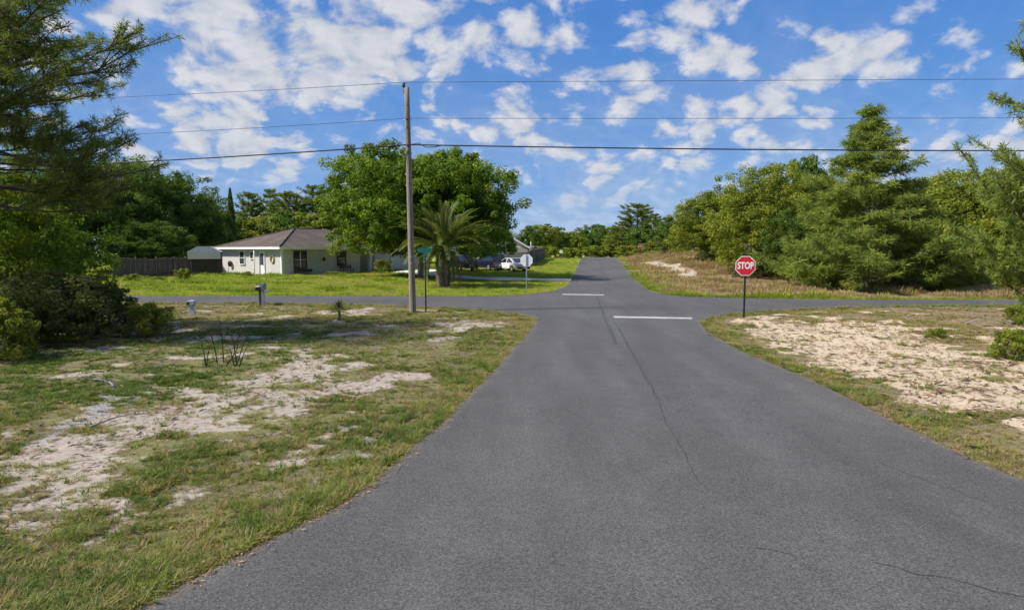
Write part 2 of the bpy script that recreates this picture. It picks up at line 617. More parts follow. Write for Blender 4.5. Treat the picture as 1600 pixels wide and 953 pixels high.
# asphalt
m_asphalt, T = new_mat('asphalt')
pos = T.n('ShaderNodeNewGeometry').outputs['Position']
n0 = T.noise(pos, 0.22, 4, 0.55)
n1 = T.noise(pos, 1.7, 5, 0.6)
n2 = T.noise(pos, 55.0, 3, 0.7)
n2b = T.noise(pos, 150.0, 2, 0.7)
vor = T.n('ShaderNodeTexVoronoi')
T.put(vor.inputs['Vector'], pos)
vor.inputs['Scale'].default_value = 70
streak = T.noise(T.mapping(pos, (1.1, 0.09, 1), (0, 0, R(-7.3))), 1.4, 4, 0.55)
agg = T.mix(T.smooth(n2, 0.32, 0.70), (0.048, 0.047, 0.0468), (0.133, 0.130, 0.127))
k = T.math('ADD', T.math('MULTIPLY', n0, 0.45), T.math('ADD', T.math('MULTIPLY', n1, 0.25), T.math('MULTIPLY', streak, 0.40)))
agg = T.vmath('SCALE', agg, scale=T.smooth(k, 0.30, 0.80, 0.80, 1.24))
trk = T.n('ShaderNodeAttribute', attribute_name='track').outputs['Fac']
agg = T.vmath('SCALE', agg, scale=T.math('MULTIPLY_ADD', T.math('MULTIPLY', trk, T.smooth(n1, 0.2, 0.8, 0.5, 1.0)), 0.16, 0.95))
stain = T.smooth(T.noise(T.mapping(pos, (1.0, 0.45, 1)), 0.55, 5, 0.62), 0.56, 0.72)
agg = T.mix(T.math('MULTIPLY', stain, 0.38), agg, (0.060, 0.058, 0.056))
stone = T.math('MULTIPLY', T.smooth(T.n('ShaderNodeSeparateColor').outputs[0], 0, 1), 0)
sc_ = T.n('ShaderNodeSeparateColor')
T.nt.links.new(vor.outputs['Color'], sc_.inputs[0])
pale = T.math('MULTIPLY', T.smooth(sc_.outputs[0], 0.86, 0.93), T.smooth(vor.outputs['Distance'], 0.42, 0.25))
agg = T.mix(T.math('MULTIPLY', pale, 0.55), agg, (0.30, 0.285, 0.26))
spots = T.smooth(T.noise(pos, 3.1, 2, 0.4), 0.73, 0.78)
agg = T.mix(T.math('MULTIPLY', spots, 0.45), agg, (0.05, 0.05, 0.053))
edge = T.n('ShaderNodeAttribute', attribute_name='edge').outputs['Fac']
agg = T.mix(T.math('MULTIPLY', T.smooth(T.math('ADD', edge, T.math('MULTIPLY', n1, 0.5)), 0.95, 1.35), 0.35), agg, (0.19, 0.165, 0.13))
out_mat(T, principled(T, agg, 0.86, 0, T.math('ADD', n2, T.math('MULTIPLY', n2b, 0.6)), 0.55, 0.012, 0.2))

m_crack = plain('crack_tar', (0.042, 0.041, 0.040), 0.85, var=0.3, scale=8)
m_seam = plain('seam_tar', (0.052, 0.052, 0.054), 0.8, var=0.25, scale=4)
m_paint, T = new_mat('road_paint')
pos = T.n('ShaderNodeNewGeometry').outputs['Position']
wear = T.smooth(T.math('ADD', T.math('MULTIPLY', T.noise(pos, 14, 5, 0.7), 0.6), T.math('MULTIPLY', T.noise(pos, 1.5, 3, 0.6), 0.4)), 0.44, 0.58)
out_mat(T, principled(T, T.mix(T.math('MULTIPLY', wear, 0.6), (0.46, 0.45, 0.43), (0.16, 0.155, 0.15)), 0.7, 0, T.noise(pos, 60, 3), 0.3, 0.008))
m_concrete = plain('concrete', (0.60, 0.58, 0.54), 0.85, var=0.15, scale=1.2, bump=0.3, grime=0.25)

# ------------------------------------------------------------------ ground sheet
def axis_coords(lo, hi, f_lo, f_hi, step, grow):
    a = list(np.arange(f_lo, f_hi + 1e-6, step))
    s, v = step, f_hi
    while v < hi:
        s *= grow
        v += s
        a.append(v)
    s, v = step, f_lo
    while v > lo:
        s *= grow
        v -= s
        a.insert(0, v)
    return np.array(a)


gx = axis_coords(-900, 900, -20, 20, 0.22, 1.05)
gy = axis_coords(-60, 1600, 2, 34, 0.2, 1.035)
X, Y = np.meshgrid(gx, gy)
xs, ys = X.ravel(), Y.ravel()
drs = -sdist(xs, ys, ROADC)
zs = ground_z(xs, ys, drs)
nx, ny = len(gx), len(gy)
me = bpy.data.meshes.new('ground')
me.vertices.add(nx * ny)
me.vertices.foreach_set('co', np.stack([xs, ys, zs], 1).ravel().astype(np.float32))
ii = (np.arange(ny - 1)[:, None] * nx + np.arange(nx - 1)[None, :]).ravel()
quads = np.stack([ii, ii + 1, ii + 1 + nx, ii + nx], 1).astype(np.int32)
me.loops.add(quads.size)
me.loops.foreach_set('vertex_index', quads.ravel())
me.polygons.add(len(quads))
me.polygons.foreach_set('loop_start', np.arange(0, quads.size, 4, dtype=np.int32))
me.polygons.foreach_set('use_smooth', np.ones(len(quads), bool))
zn = zones(xs, ys, drs)
for nm, arr in zip(('sand', 'grey', 'lawn', 'dry', 'bank', 'rlot'), (zn[0], zn[1], zn[2], zn[3], zn[6], zn[5])):
    at = me.attributes.new(nm, 'FLOAT', 'POINT')
    at.data.foreach_set('value', arr.astype(np.float32))
me.materials.append(m_ground)
me.update(calc_edges=True)
ground = tag(link('ground', me), 'sandy ground with patchy grass on both sides of the road', None, None, 'structure')

# ------------------------------------------------------------------ road: one sheet of asphalt, main road and cross street
pts = [Vector(p) for p in ROAD]
nb = len(pts)
edges = [(i, (i + 1) % nb) for i in range(nb)]
inner = []
for step, y0, y1, x0, x1 in ((0.4, 2, 30, -6, 12), (1.2, -13, 2, -9, 14), (1.6, 30, 46, -30, 40), (2.0, 46, 144, 2, 24)):
    for yy in np.arange(y0, y1, step):
        for xx in np.arange(x0, x1, step):
            inner.append((xx + 0.13, yy + 0.07))
ia = np.array(inner)
ok = sdist(ia[:, 0], ia[:, 1], ROAD) > 0.35
pts += [Vector(p) for p in ia[ok]]
v2, e2, f2, *_ = delaunay_2d_cdt(pts, edges, [], 1, 1e-5)
vx = np.array([v.x for v in v2]); vy = np.array([v.y for v in v2])
vz = base_h(vx, vy) + 0.012
bmr = bmesh.new()
bv = [bmr.verts.new((float(a), float(b), float(c))) for a, b, c in zip(vx, vy, vz)]
for f in f2:
    try:
        bmr.faces.new([bv[i] for i in f])
    except ValueError:
        pass
bmesh.ops.recalc_face_normals(bmr, faces=bmr.faces)
if sum(f.normal.z for f in bmr.faces) < 0:
    bmesh.ops.reverse_faces(bmr, faces=bmr.faces)
be = [e for e in bmr.edges if e.is_boundary]
ex = bmesh.ops.extrude_edge_only(bmr, edges=be)
for el in ex['geom']:
    if isinstance(el, bmesh.types.BMVert):
        el.co.z -= 0.09
me = bpy.data.meshes.new('road')
bmr.to_mesh(me)
bmr.free()
n = len(me.vertices)
cc = np.zeros(n * 3, np.float32)
me.vertices.foreach_get('co', cc)
cc = cc.reshape(-1, 3)
ed = 1 - sst(np.abs(sdist(cc[:, 0], cc[:, 1], ROAD)), 0.0, 0.8)
lat = cc[:, 0] - (0.35 + 0.142 * cc[:, 1] + 0.9)      # metres right of the road's centre seam
trk_ = sum(np.exp(-((lat - c_) / 0.38) ** 2) for c_ in (-2.4, -0.8, 0.9, 2.5)) * (1 - sst(np.abs(cc[:, 1] - 34), 1.0, 3.0) * 0)
at = me.attributes.new('track', 'FLOAT', 'POINT')
at.data.foreach_set('value', np.clip(trk_, 0, 1).astype(np.float32))
at = me.attributes.new('edge', 'FLOAT', 'POINT')
at.data.foreach_set('value', ed.astype(np.float32))
me.materials.append(m_asphalt)
road = tag(link('road', me), 'grey asphalt road and cross street', None, None, 'structure')


def ribbon(name, path, w, mat, lift, jit=0.03, wj=0.5, step=0.12, seed=0):
    """thin strip on the road along a path of ground points"""
    r_ = random.Random(seed)
    P = []
    for i in range(len(path) - 1):
        a, b = Vector(path[i]).to_2d(), Vector(path[i + 1]).to_2d()
        st = step if a.y < 20 else step * 2.5
        n_ = max(1, int((b - a).length / st))
        for k_ in range(n_):
            P.append(a.lerp(b, k_ / n_))
    P.append(Vector(path[-1]).to_2d())
    mb = MB()
    vs = []
    for i, p in enumerate(P):
        t = (P[min(i + 1, len(P) - 1)] - P[max(i - 1, 0)])
        t = t.normalized() if t.length > 1e-6 else Vector((0, 1))
        nrm = Vector((-t.y, t.x))
        c = p + nrm * r_.uniform(-jit, jit)
        ww = w * (1 + r_.uniform(-wj, wj)) / 2
        for s in (-1, 1):
            q = c + nrm * ww * s
            vs.append((q.x, q.y, float(base_h(q.x, q.y)) + 0.012 + lift))
    mb.add(vs, [(2 * i, 2 * i + 1, 2 * i + 3, 2 * i + 2) for i in range(len(P) - 1)])
    me = mb.mesh(name, mat)
    o = link(name, me, road)
    return o


gp = lambda L: [G(a, b) for a, b in L]
ribbon('crack', gp([(1094, 758), (1082, 738), (1070, 710), (1055, 685), (1042, 665), (1028, 625), (1018, 606), (1008, 592), (1000, 575), (990, 556), (981, 540), (975, 528), (966, 514), (957, 499), (948, 480), (940, 466)]), 0.015, m_crack, 0.004, 0.012, 0.65, seed=1)
ribbon('seam', gp([(962, 537), (953, 514), (946, 500), (940, 484), (936, 472), (933, 463)]), 0.10, m_seam, 0.004, 0.02, 0.5, seed=2)
ribbon('seam', gp([(1026, 624), (1010, 590), (985, 548), (966, 512)]), 0.05, m_seam, 0.003, 0.03, 0.7, seed=8)
ribbon('crack', gp([(1366, 880), (1400, 888), (1440, 900), (1480, 906), (1520, 916), (1560, 928), (1620, 938)]), 0.013, m_crack, 0.004, 0.02, 0.6, 0.07, seed=3)
ribbon('crack', gp([(1240, 876), (1262, 884), (1285, 896)]), 0.007, m_crack, 0.004, 0.015, 0.6, 0.06, seed=4)
ribbon('crack', gp([(1180, 858), (1215, 862), (1245, 874)]), 0.006, m_crack, 0.004, 0.015, 0.6, 0.06, seed=5)
ribbon('crack', gp([(1365, 720), (1420, 742), (1500, 772), (1590, 802)]), 0.007, m_crack, 0.004, 0.03, 0.6, 0.1, seed=6)
ribbon('seam', [(6.9, 44), (8.2, 55), (10.0, 70), (12.0, 87), (15.3, 114)], 0.09, m_seam, 0.004, 0.02, 0.4, seed=9)
for nm, quad in (('stop_line', [(959, 494.6), (1081, 496.6), (1082, 499.3), (959, 496.8)]), ('stop_line', [(879, 459.6), (943, 460.5), (944, 462.0), (878, 460.9)])):
    vs = []
    N = 40
    a, b, c, d = [G(*q) for q in quad]
    for i in range(N + 1):
        t = i / N
        for p in (d.lerp(c, t), a.lerp(b, t)):
            vs.append((p.x, p.y, float(base_h(p.x, p.y)) + 0.0165 ))
    mb = MB().add(vs, [(2 * i, 2 * i + 2, 2 * i + 3, 2 * i + 1) for i in range(N)])
    mb.build(nm, m_paint, road)
# dark patch in the far lane
pc = D(908, 420, 88)
vs = [(pc.x + math.cos(t) * 0.55 * (1 + 0.12 * math.sin(3 * t)), pc.y + math.sin(t) * 3.2, 0) for t in np.linspace(0, 2 * math.pi, 24, endpoint=False)]
vs = [(a + 0.15, b, float(base_h(a + 0.15, b)) + 0.03) for a, b, _ in vs]
MB().add(vs, [tuple(range(24))]).build('asphalt_patch', m_seam, road)

# concrete driveway from the main road to the house behind the palm
drv = [(4.9, 53.2), (2.6, 53.4), (-1.5, 54.6), (-5.5, 57.0), (-9.5, 61.0), (-12.5, 65.5), (-11.0, 72.0), (-7.5, 71.0), (-8.2, 66.0), (-6.2, 62.0), (-3.2, 59.4), (0.5, 57.6), (2.8, 56.7), (5.2, 56.2)]
da = np.array(drv)
ext = []
for i in range(len(drv)):
    a, b = da[i], da[(i + 1) % len(drv)]
    for k in range(4):
        ext.append(tuple(a + (b - a) * k / 4))
inn = [(x_, y_) for x_ in np.arange(-12, 5, 1.2) for y_ in np.arange(53, 72, 1.2)]
ina = np.array(inn)
inn = ina[sdist(ina[:, 0], ina[:, 1], ext) > 0.3]
pv = [Vector(p) for p in ext] + [Vector(p) for p in inn]
v2, e2, f2, *_ = delaunay_2d_cdt(pv, [(i, (i + 1) % len(ext)) for i in range(len(ext))], [], 1, 1e-5)
mb = MB().add([(v.x, v.y, gz(v.x, v.y) + 0.09) for v in v2], f2)
DRIVE = drv
tag(mb.build('driveway', m_concrete), 'pale concrete driveway leading to the parked cars', None, None, 'structure')

# ------------------------------------------------------------------ grass and litter: instanced tufts
GREENS = [(0.0, (0.060, 0.105, 0.018)), (0.35, (0.120, 0.185, 0.030)), (0.6, (0.215, 0.265, 0.045)), (0.8, (0.30, 0.265, 0.095)), (1.0, (0.36, 0.27, 0.15))]
m_blade = leaf_mat('grass_blade', GREENS, 0.38, 0.55, instancer=True, spec=0.2)
m_lawn = leaf_mat('lawn_blade', [(0.0, (0.09, 0.15, 0.022)), (0.35, (0.19, 0.27, 0.034)), (0.6, (0.33, 0.40, 0.055)), (0.8, (0.35, 0.285, 0.12)), (1.0, (0.36, 0.265, 0.165))], 0.42, 0.6, instancer=True)
m_litter, T = new_mat('litter')
a = T.n('ShaderNodeAttribute', attribute_name='tint'); a.attribute_type = 'INSTANCER'
rp = T.n('ShaderNodeValToRGB')
rp.color_ramp.elements[0].color = (0.07, 0.045, 0.028, 1)
rp.color_ramp.elements[1].color = (0.42, 0.28, 0.16, 1)
T.nt.links.new(a.outputs['Fac'], rp.inputs[0])
out_mat(T, principled(T, rp.outputs[0], 0.85, spec=0.15))


def blade_tuft(name, n, h, spread, width, lean, mat, seed):
    r_ = np.random.default_rng(seed)
    mb = MB()
    for _ in range(n):
        a = r_.uniform(0, 2 * math.pi)
        rr = spread * math.sqrt(r_.uniform(0, 1))
        b = Vector((rr * math.cos(a), rr * math.sin(a), -0.01))
        a2 = a + r_.normal(0, 0.9)
        d = Vector((math.cos(a2), math.sin(a2), 0))
        s = Vector((-d.y, d.x, 0))
        hh = h * r_.uniform(0.45, 1.1)
        ln = hh * lean * r_.uniform(0.3, 1.5)
        w = width * r_.uniform(0.7, 1.3)
        p1 = b + d * ln * 0.3 + Vector((0, 0, hh * 0.55))
        p2 = b + d * ln * 1.0 + Vector((0, 0, hh * (0.95 if ln < hh else 0.7)))
        mb.add([b - s * w / 2, b + s * w / 2, p1 + s * w * 0.4, p1 - s * w * 0.4, p2], [(0, 1, 2, 3), (3, 2, 4)])
    me = mb.mesh(name, mat, fix=False)
    return bpy.data.objects.new(name, me)


def flake(name, n, size, mat, seed, thin=0.3):
    r_ = np.random.default_rng(seed)
    mb = MB()
    for _ in range(n):
        c = Vector((r_.normal(0, size * 1.5), r_.normal(0, size * 1.5), 0.004))
        a = r_.uniform(0, math.pi)
        d = Vector((math.cos(a), math.sin(a), r_.uniform(-0.15, 0.15)))
        s = Vector((-d.y, d.x, r_.uniform(-0.3, 0.3)))
        l = size * r_.uniform(0.5, 1.4)
        w = l * thin * r_.uniform(0.5, 1.3)
        u = Vector((0, 0, size * 0.12))
        mb.add([c - d * l / 2, c + s * w / 2 + u, c + d * l / 2 + u * 0.5, c - s * w / 2 + u], [(0, 1, 2, 3)])
    return bpy.data.objects.new(name, mb.mesh(name, mat, fix=False))


def scatter(name, srcs, xyz, rotz, scl, idx, tint, label, cat, tilt=0.0):
    """one 'stuff' object: the sources set out on points by geometry nodes"""
    col = bpy.data.collections.new(name + '_sources')
    for s in srcs:
        col.objects.link(s)
    n = len(xyz)
    me = bpy.data.meshes.new(name)
    me.vertices.add(n)
    me.vertices.foreach_set('co', xyz.astype(np.float32).ravel())
    for nm, typ, key, arr in (('rz', 'FLOAT_VECTOR', 'vector', np.stack([rng.normal(0, tilt + 1e-6, n), rng.normal(0, tilt + 1e-6, n), rotz], 1)),
                              ('scl', 'FLOAT', 'value', scl), ('idx', 'INT', 'value', idx), ('tint', 'FLOAT', 'value', tint)):
        at = me.attributes.new(nm, typ, 'POINT')
        at.data.foreach_set(key, np.asarray(arr).ravel().astype(np.int32 if typ == 'INT' else np.float32))
    o = link(name, me)
    ng = bpy.data.node_groups.new(name, 'GeometryNodeTree')
    ng.interface.new_socket('Geometry', in_out='INPUT', socket_type='NodeSocketGeometry')
    ng.interface.new_socket('Geometry', in_out='OUTPUT', socket_type='NodeSocketGeometry')
    N = ng.nodes.new
    gi, go = N('NodeGroupInput'), N('NodeGroupOutput')
    ci = N('GeometryNodeCollectionInfo')
    ci.inputs['Collection'].default_value = col
    ci.inputs['Separate Children'].default_value = True
    ci.inputs['Reset Children'].default_value = True
    ip = N('GeometryNodeInstanceOnPoints')
    ip.inputs['Pick Instance'].default_value = True
    def attr(nm, t):
        a_ = N('GeometryNodeInputNamedAttribute')
        a_.data_type = t
        a_.inputs['Name'].default_value = nm
        return a_.outputs['Attribute']
    L = ng.links.new
    L(gi.outputs[0], ip.inputs['Points'])
    L(ci.outputs[0], ip.inputs['Instance'])
    L(attr('idx', 'INT'), ip.inputs['Instance Index'])
    L(attr('rz', 'FLOAT_VECTOR'), ip.inputs['Rotation'])
    L(attr('scl', 'FLOAT'), ip.inputs['Scale'])
    L(ip.outputs[0], go.inputs[0])
    md = o.modifiers.new('scatter', 'NODES')
    md.node_group = ng
    return tag(o, label, cat, None, 'stuff')


def sample_wedge(n, y0, y1, power, slope=0.95, pad=2.0):
    """random ground points in the view wedge; density falls as y**-power"""
    u = rng.uniform(0, 1, n)
    e = 2 - power
    y = (y0 ** e + u * (y1 ** e - y0 ** e)) ** (1 / e)
    x = rng.uniform(-1, 1, n) * (slope * y + pad)
    return x, y


T_SHORT = [blade_tuft('tuft_a', 24, 0.060, 0.06, 0.006, 1.0, m_blade, 1), blade_tuft('tuft_b', 18, 0.095, 0.045, 0.007, 1.1, m_blade, 2), blade_tuft('tuft_c', 26, 0.040, 0.10, 0.007, 1.9, m_blade, 3)]
T_TALL = [blade_tuft('tuft_d', 30, 0.125, 0.05, 0.009, 1.2, m_blade, 4), blade_tuft('tuft_e', 24, 0.15, 0.04, 0.008, 1.0, m_blade, 5)]
T_WEED = [blade_tuft('tuft_f', 14, 0.075, 0.03, 0.022, 1.9, m_blade, 6), blade_tuft('tuft_g', 20, 0.08, 0.08, 0.016, 1.3, m_blade, 7)]
T_FAR = [blade_tuft('tuft_h', 34, 0.14, 0.30, 0.020, 0.8, m_lawn, 8), blade_tuft('tuft_i', 30, 0.20, 0.26, 0.020, 0.7, m_lawn, 9)]

# near lots, up to the cross street
x, y = sample_wedge(640000, 3.2, 33.5, 1.45)
dr = -sdist(x, y, ROADC)
m = dr > 0.03
x, y, dr = x[m], y[m], dr[m]
sand, grey, lawn, dry, verge, rlot, bank = zones(x, y, dr)
clump = fbm(x, y, 1.0, 71, 4)
clump2 = fbm(x, y, 4.5, 75, 3)
keep = (0.14 + 1.3 * sst(clump, 0.42, 0.68)) * (0.12 + 1.3 * sst(clump2, 0.38, 0.68)) * (1 - 0.84 * sst(sand, 0.25, 0.65)) * (1 - 0.75 * grey)
keep = np.maximum(keep, verge * 0.62 * (0.25 + sst(clump2, 0.32, 0.62)))
near_l = np.where(rlot == 0, 1 - sst(y, 5.5, 8.5), 0.0)
keep = np.maximum(keep * (1 + 0.5 * near_l), 0.16 * near_l * (1 - sst(sand, 0.3, 0.7)))
keep *= np.where(rlot > 0, 0.75, 1.0)
m = rng.uniform(0, 1, len(x)) < keep
x, y, dr, sand, dry, verge, rlot, clump, clump2 = [q[m] for q in (x, y, dr, sand, dry, verge, rlot, clump, clump2)]
n = len(x)
tint = np.clip(0.455 + rng.normal(0, 0.20, n) + (0.5 - clump) * 1.1 + dry * 0.42 + 0.06 * verge, 0, 1)
thatch_ = rng.uniform(0, 1, n) < (0.37 + 0.25 * dry - 0.10 * verge)
tint = np.where(thatch_, rng.uniform(0.72, 1.0, n), tint)
u = rng.uniform(0, 1, n)
weed_w = np.where((rlot == 0), sst(-x, 3.5, 7.0) * sst(y, 9.5, 12) * (1 - sst(y, 19, 23)), 0.0)  # where low dark-green weeds grow thick on the left lot
tint = np.where(weed_w * rng.uniform(0, 1, n) > 0.35, np.clip(rng.normal(0.22, 0.14, n), 0, 1), tint)
u = np.where(rng.uniform(0, 1, n) < 0.30 * weed_w, 0.97, u)
idx = np.where(u < 0.62, rng.integers(0, 3, n), np.where(u < 0.62 + 0.12 * sst(clump, 0.45, 0.65) + 0.10 * verge, 3 + rng.integers(0, 2, n), np.where(u > 0.90, 5 + rng.integers(0, 2, n), rng.integers(0, 3, n))))
scl = rng.uniform(0.45, 1.15, n) * (0.80 + 0.018 * y) * np.where(verge > 0.5, 1.0, 0.85)
z = ground_z(x, y, dr)
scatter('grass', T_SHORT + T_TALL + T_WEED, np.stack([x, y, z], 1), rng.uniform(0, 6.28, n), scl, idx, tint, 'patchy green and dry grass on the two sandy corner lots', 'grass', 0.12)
N_NEAR = n

# lawn beyond the cross street and dry grass on the bank
x, y = sample_wedge(150000, 34.5, 125, 1.35, 0.85)
dr = -sdist(x, y, ROADC)
dd = -sdist(x, y, DRIVE)
m = (dr > 0.1) & (dd > 0.35)
x, y, dr = x[m], y[m], dr[m]
sand, grey, lawn, dry, verge, rlot, bank = zones(x, y, dr)
clump = fbm(x, y, 0.5, 81, 4)
keep = np.where(bank > 0, 0.75 * (1 - 0.95 * sst(sand, 0.2, 0.5)), 0.9) * np.where((np.abs(x) > 45) | (y > 95), 0.4, 1)
m = rng.uniform(0, 1, len(x)) < keep
x, y, dr, dry, lawn, bank, clump, verge = [q[m] for q in (x, y, dr, dry, lawn, bank, clump, verge)]
n = len(x)
tint = np.clip(np.where(bank > 0, 0.58 + 0.42 * dry - 0.20 * verge + (0.5 - clump) * 0.35, 0.56 + (0.5 - clump) * 0.9) + rng.normal(0, 0.12, n), 0, 1)
scl = np.where(bank > 0, rng.uniform(0.25, 1.2, n) * (0.35 + 2.2 * sst(clump, 0.35, 0.7)) * (1 - 0.45 * verge), rng.uniform(0.5, 1.0, n)) * (0.8 + y / 160)
scl = np.where((bank == 0) & (dr > 3) & (x < -8) & (y < 62), scl * (1 + 1.1 * sst(clump, 0.5, 0.7)), scl)
scatter('lawn_grass', T_FAR, np.stack([x, y, ground_z(x, y, dr)], 1), rng.uniform(0, 6.28, n), scl, rng.integers(0, 2, n), tint, 'green lawn grass and dry tan grass beyond the cross street', 'grass', 0.1)

# pine needles and dead leaves: along the road edge and over the bare sand
T_FLK = [flake('flake_a', 5, 0.05, m_litter, 31), flake('flake_b', 3, 0.09, m_litter, 32, 0.22), flake('flake_c', 7, 0.07, m_litter, 33, 0.08)]
per = np.array(ROAD)
pl = np.hypot(per[:, 0], per[:, 1])
sel = np.where((pl < 45) & (per[:, 1] > 2))[0]
i_ = rng.choice(sel, 5500, p=(1 / pl[sel]) / (1 / pl[sel]).sum())
t_ = rng.uniform(0, 1, (len(i_), 1))
pp = per[i_] * (1 - t_) + per[(i_ + 1) % len(per)] * t_
off = rng.normal(0, 1, (len(i_), 2)) * 0.035
x1, y1 = (pp + off).T
zr = np.where(-sdist(x1, y1, ROADC) < 0, base_h(x1, y1) + 0.014, ground_z(x1, y1) + 0.004)
x2, y2 = sample_wedge(110000, 3.5, 34, 1.5)
d2 = -sdist(x2, y2, ROADC)
m = d2 > 0.1
x2, y2, d2 = x2[m], y2[m], d2[m]
zz2 = zones(x2, y2, d2)
cl = fbm(x2, y2, 2.4, 91, 3)
kp = (0.10 + 0.9 * sst(cl, 0.48, 0.7)) * (0.25 + 0.75 * zz2[0]) * (0.6 + 0.15 * zz2[5])
m = rng.uniform(0, 1, len(x2)) < kp
x2, y2, d2 = x2[m], y2[m], d2[m]
xa, ya = np.concatenate([x1, x2]), np.concatenate([y1, y2])
za = np.concatenate([zr, ground_z(x2, y2, d2) + 0.004])
n = len(xa)
sc_a = np.concatenate([rng.uniform(0.22, 0.6, len(x1)), rng.uniform(0.5, 1.5, len(x2)) * np.clip(0.25 + 0.085 * y2, 0, 1.3) * np.where(x2 > 4, rng.uniform(0.8, 1.7, len(x2)), 1.0)])
tn = np.concatenate([rng.uniform(0.3, 1.0, len(x1)), rng.uniform(0.0, 0.7, len(x2))])
scatter('leaf_litter', T_FLK, np.stack([xa, ya, za], 1), rng.uniform(0, 6.28, n), sc_a, rng.integers(0, 3, n), tn, 'brown dead leaves and pine needles along the asphalt edge and on the sand', 'litter', 0.15)

# ------------------------------------------------------------------ trees
m_bark = plain('bark', (0.16, 0.125, 0.095), 0.9, var=0.35, scale=5, bump=0.9, stretch=(1, 1, 0.25))
m_bark_grey = plain('bark_grey', (0.20, 0.18, 0.155), 0.9, var=0.3, scale=5, bump=0.8, stretch=(1, 1, 0.3))
m_bark_dark = plain('bark_dark', (0.085, 0.066, 0.05), 0.9, var=0.35, scale=6, bump=0.9, stretch=(1, 1, 0.25))
m_char = plain('charred_wood', (0.030, 0.025, 0.021), 0.85, var=0.4, scale=14, bump=0.8)
LM = {
    'deep': leaf_mat('leaf_deep', [(0.0, (0.050, 0.090, 0.018)), (0.5, (0.100, 0.165, 0.030)), (0.85, (0.170, 0.235, 0.042)), (1.0, (0.25, 0.28, 0.06))], 0.42),
    'lush': leaf_mat('leaf_lush', [(0.0, (0.060, 0.115, 0.014)), (0.5, (0.135, 0.215, 0.022)), (0.85, (0.215, 0.295, 0.034)), (1.0, (0.32, 0.33, 0.06))], 0.42),
    'olive': leaf_mat('leaf_olive', [(0.0, (0.095, 0.130, 0.018)), (0.5, (0.205, 0.250, 0.032)), (0.85, (0.32, 0.335, 0.05)), (1.0, (0.42, 0.38, 0.09))], 0.44),
    'scrub': leaf_mat('leaf_scrub', [(0.0, (0.050, 0.070, 0.024)), (0.5, (0.105, 0.138, 0.036)), (0.85, (0.18, 0.195, 0.052)), (1.0, (0.25, 0.22, 0.09))], 0.40),
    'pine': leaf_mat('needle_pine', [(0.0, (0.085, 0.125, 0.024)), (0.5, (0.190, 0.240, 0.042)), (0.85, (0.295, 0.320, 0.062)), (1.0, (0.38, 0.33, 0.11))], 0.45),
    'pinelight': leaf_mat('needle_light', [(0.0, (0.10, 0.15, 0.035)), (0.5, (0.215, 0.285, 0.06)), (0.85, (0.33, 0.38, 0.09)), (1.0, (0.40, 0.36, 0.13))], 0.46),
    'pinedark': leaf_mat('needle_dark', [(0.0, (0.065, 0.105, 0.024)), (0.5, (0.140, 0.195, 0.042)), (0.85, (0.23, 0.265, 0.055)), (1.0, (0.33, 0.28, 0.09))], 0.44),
    'palm': leaf_mat('palm_frond', [(0.0, (0.05, 0.075, 0.020)), (0.5, (0.105, 0.145, 0.038)), (0.85, (0.19, 0.21, 0.06)), (1.0, (0.38, 0.30, 0.14))], 0.32, 0.55, spec=0.25),
    'dead': leaf_mat('palm_dead', [(0.0, (0.16, 0.11, 0.06)), (1.0, (0.36, 0.28, 0.17))], 0.15),
}


def unit(v):
    return v / np.maximum(np.linalg.norm(v, axis=-1, keepdims=True), 1e-9)


def leaf_quads(p, nrm, length, width, rg, fold=0.0):
    n = len(p)
    t = unit(np.cross(nrm, rg.normal(0, 1, (n, 3))))
    b = np.cross(nrm, t)
    l = (length * rg.uniform(0.6, 1.3, (n, 1))) / 2
    w = (width * rg.uniform(0.7, 1.25, (n, 1))) / 2
    return np.stack([p - t * l, p + b * w + nrm * fold * l, p + t * l, p - b * w + nrm * fold * l], 1)


def crown_points(clumps, per, rg, flat=0.8, up=0.35):
    """clumps: (M, 4) centre and radius -> leaf positions and normals lying over small clumps"""
    M = len(clumps)
    k = rg.poisson(per, M) + 3
    ci = np.repeat(np.arange(M), k)
    d = unit(rg.normal(0, 1, (len(ci), 3)))
    r = rg.uniform(0.25, 1, (len(ci), 1)) ** 0.55 * clumps[ci, 3:4]
    off = d * r
    off[:, 2] *= flat
    p = clumps[ci, :3] + off
    nrm = unit(d + rg.normal(0, 0.45, d.shape) + np.array([0, 0, up]))
    return p, nrm, ci


def limb(mb, a, b, r0, r1, rg, n=5, sag=0.0, sides=6):
    a, b = np.asarray(a, float), np.asarray(b, float)
    L = np.linalg.norm(b - a)
    P = []
    for i in range(n + 1):
        t = i / n
        p = a + (b - a) * t
        p[2] += sag * L * math.sin(math.pi * t)
        if 0 < i < n:
            p += rg.normal(0, 0.035 * L, 3)
        P.append(p)
    mb.tube(P, [r0 + (r1 - r0) * (i / n) for i in range(n + 1)], sides, cap=False)
    return P


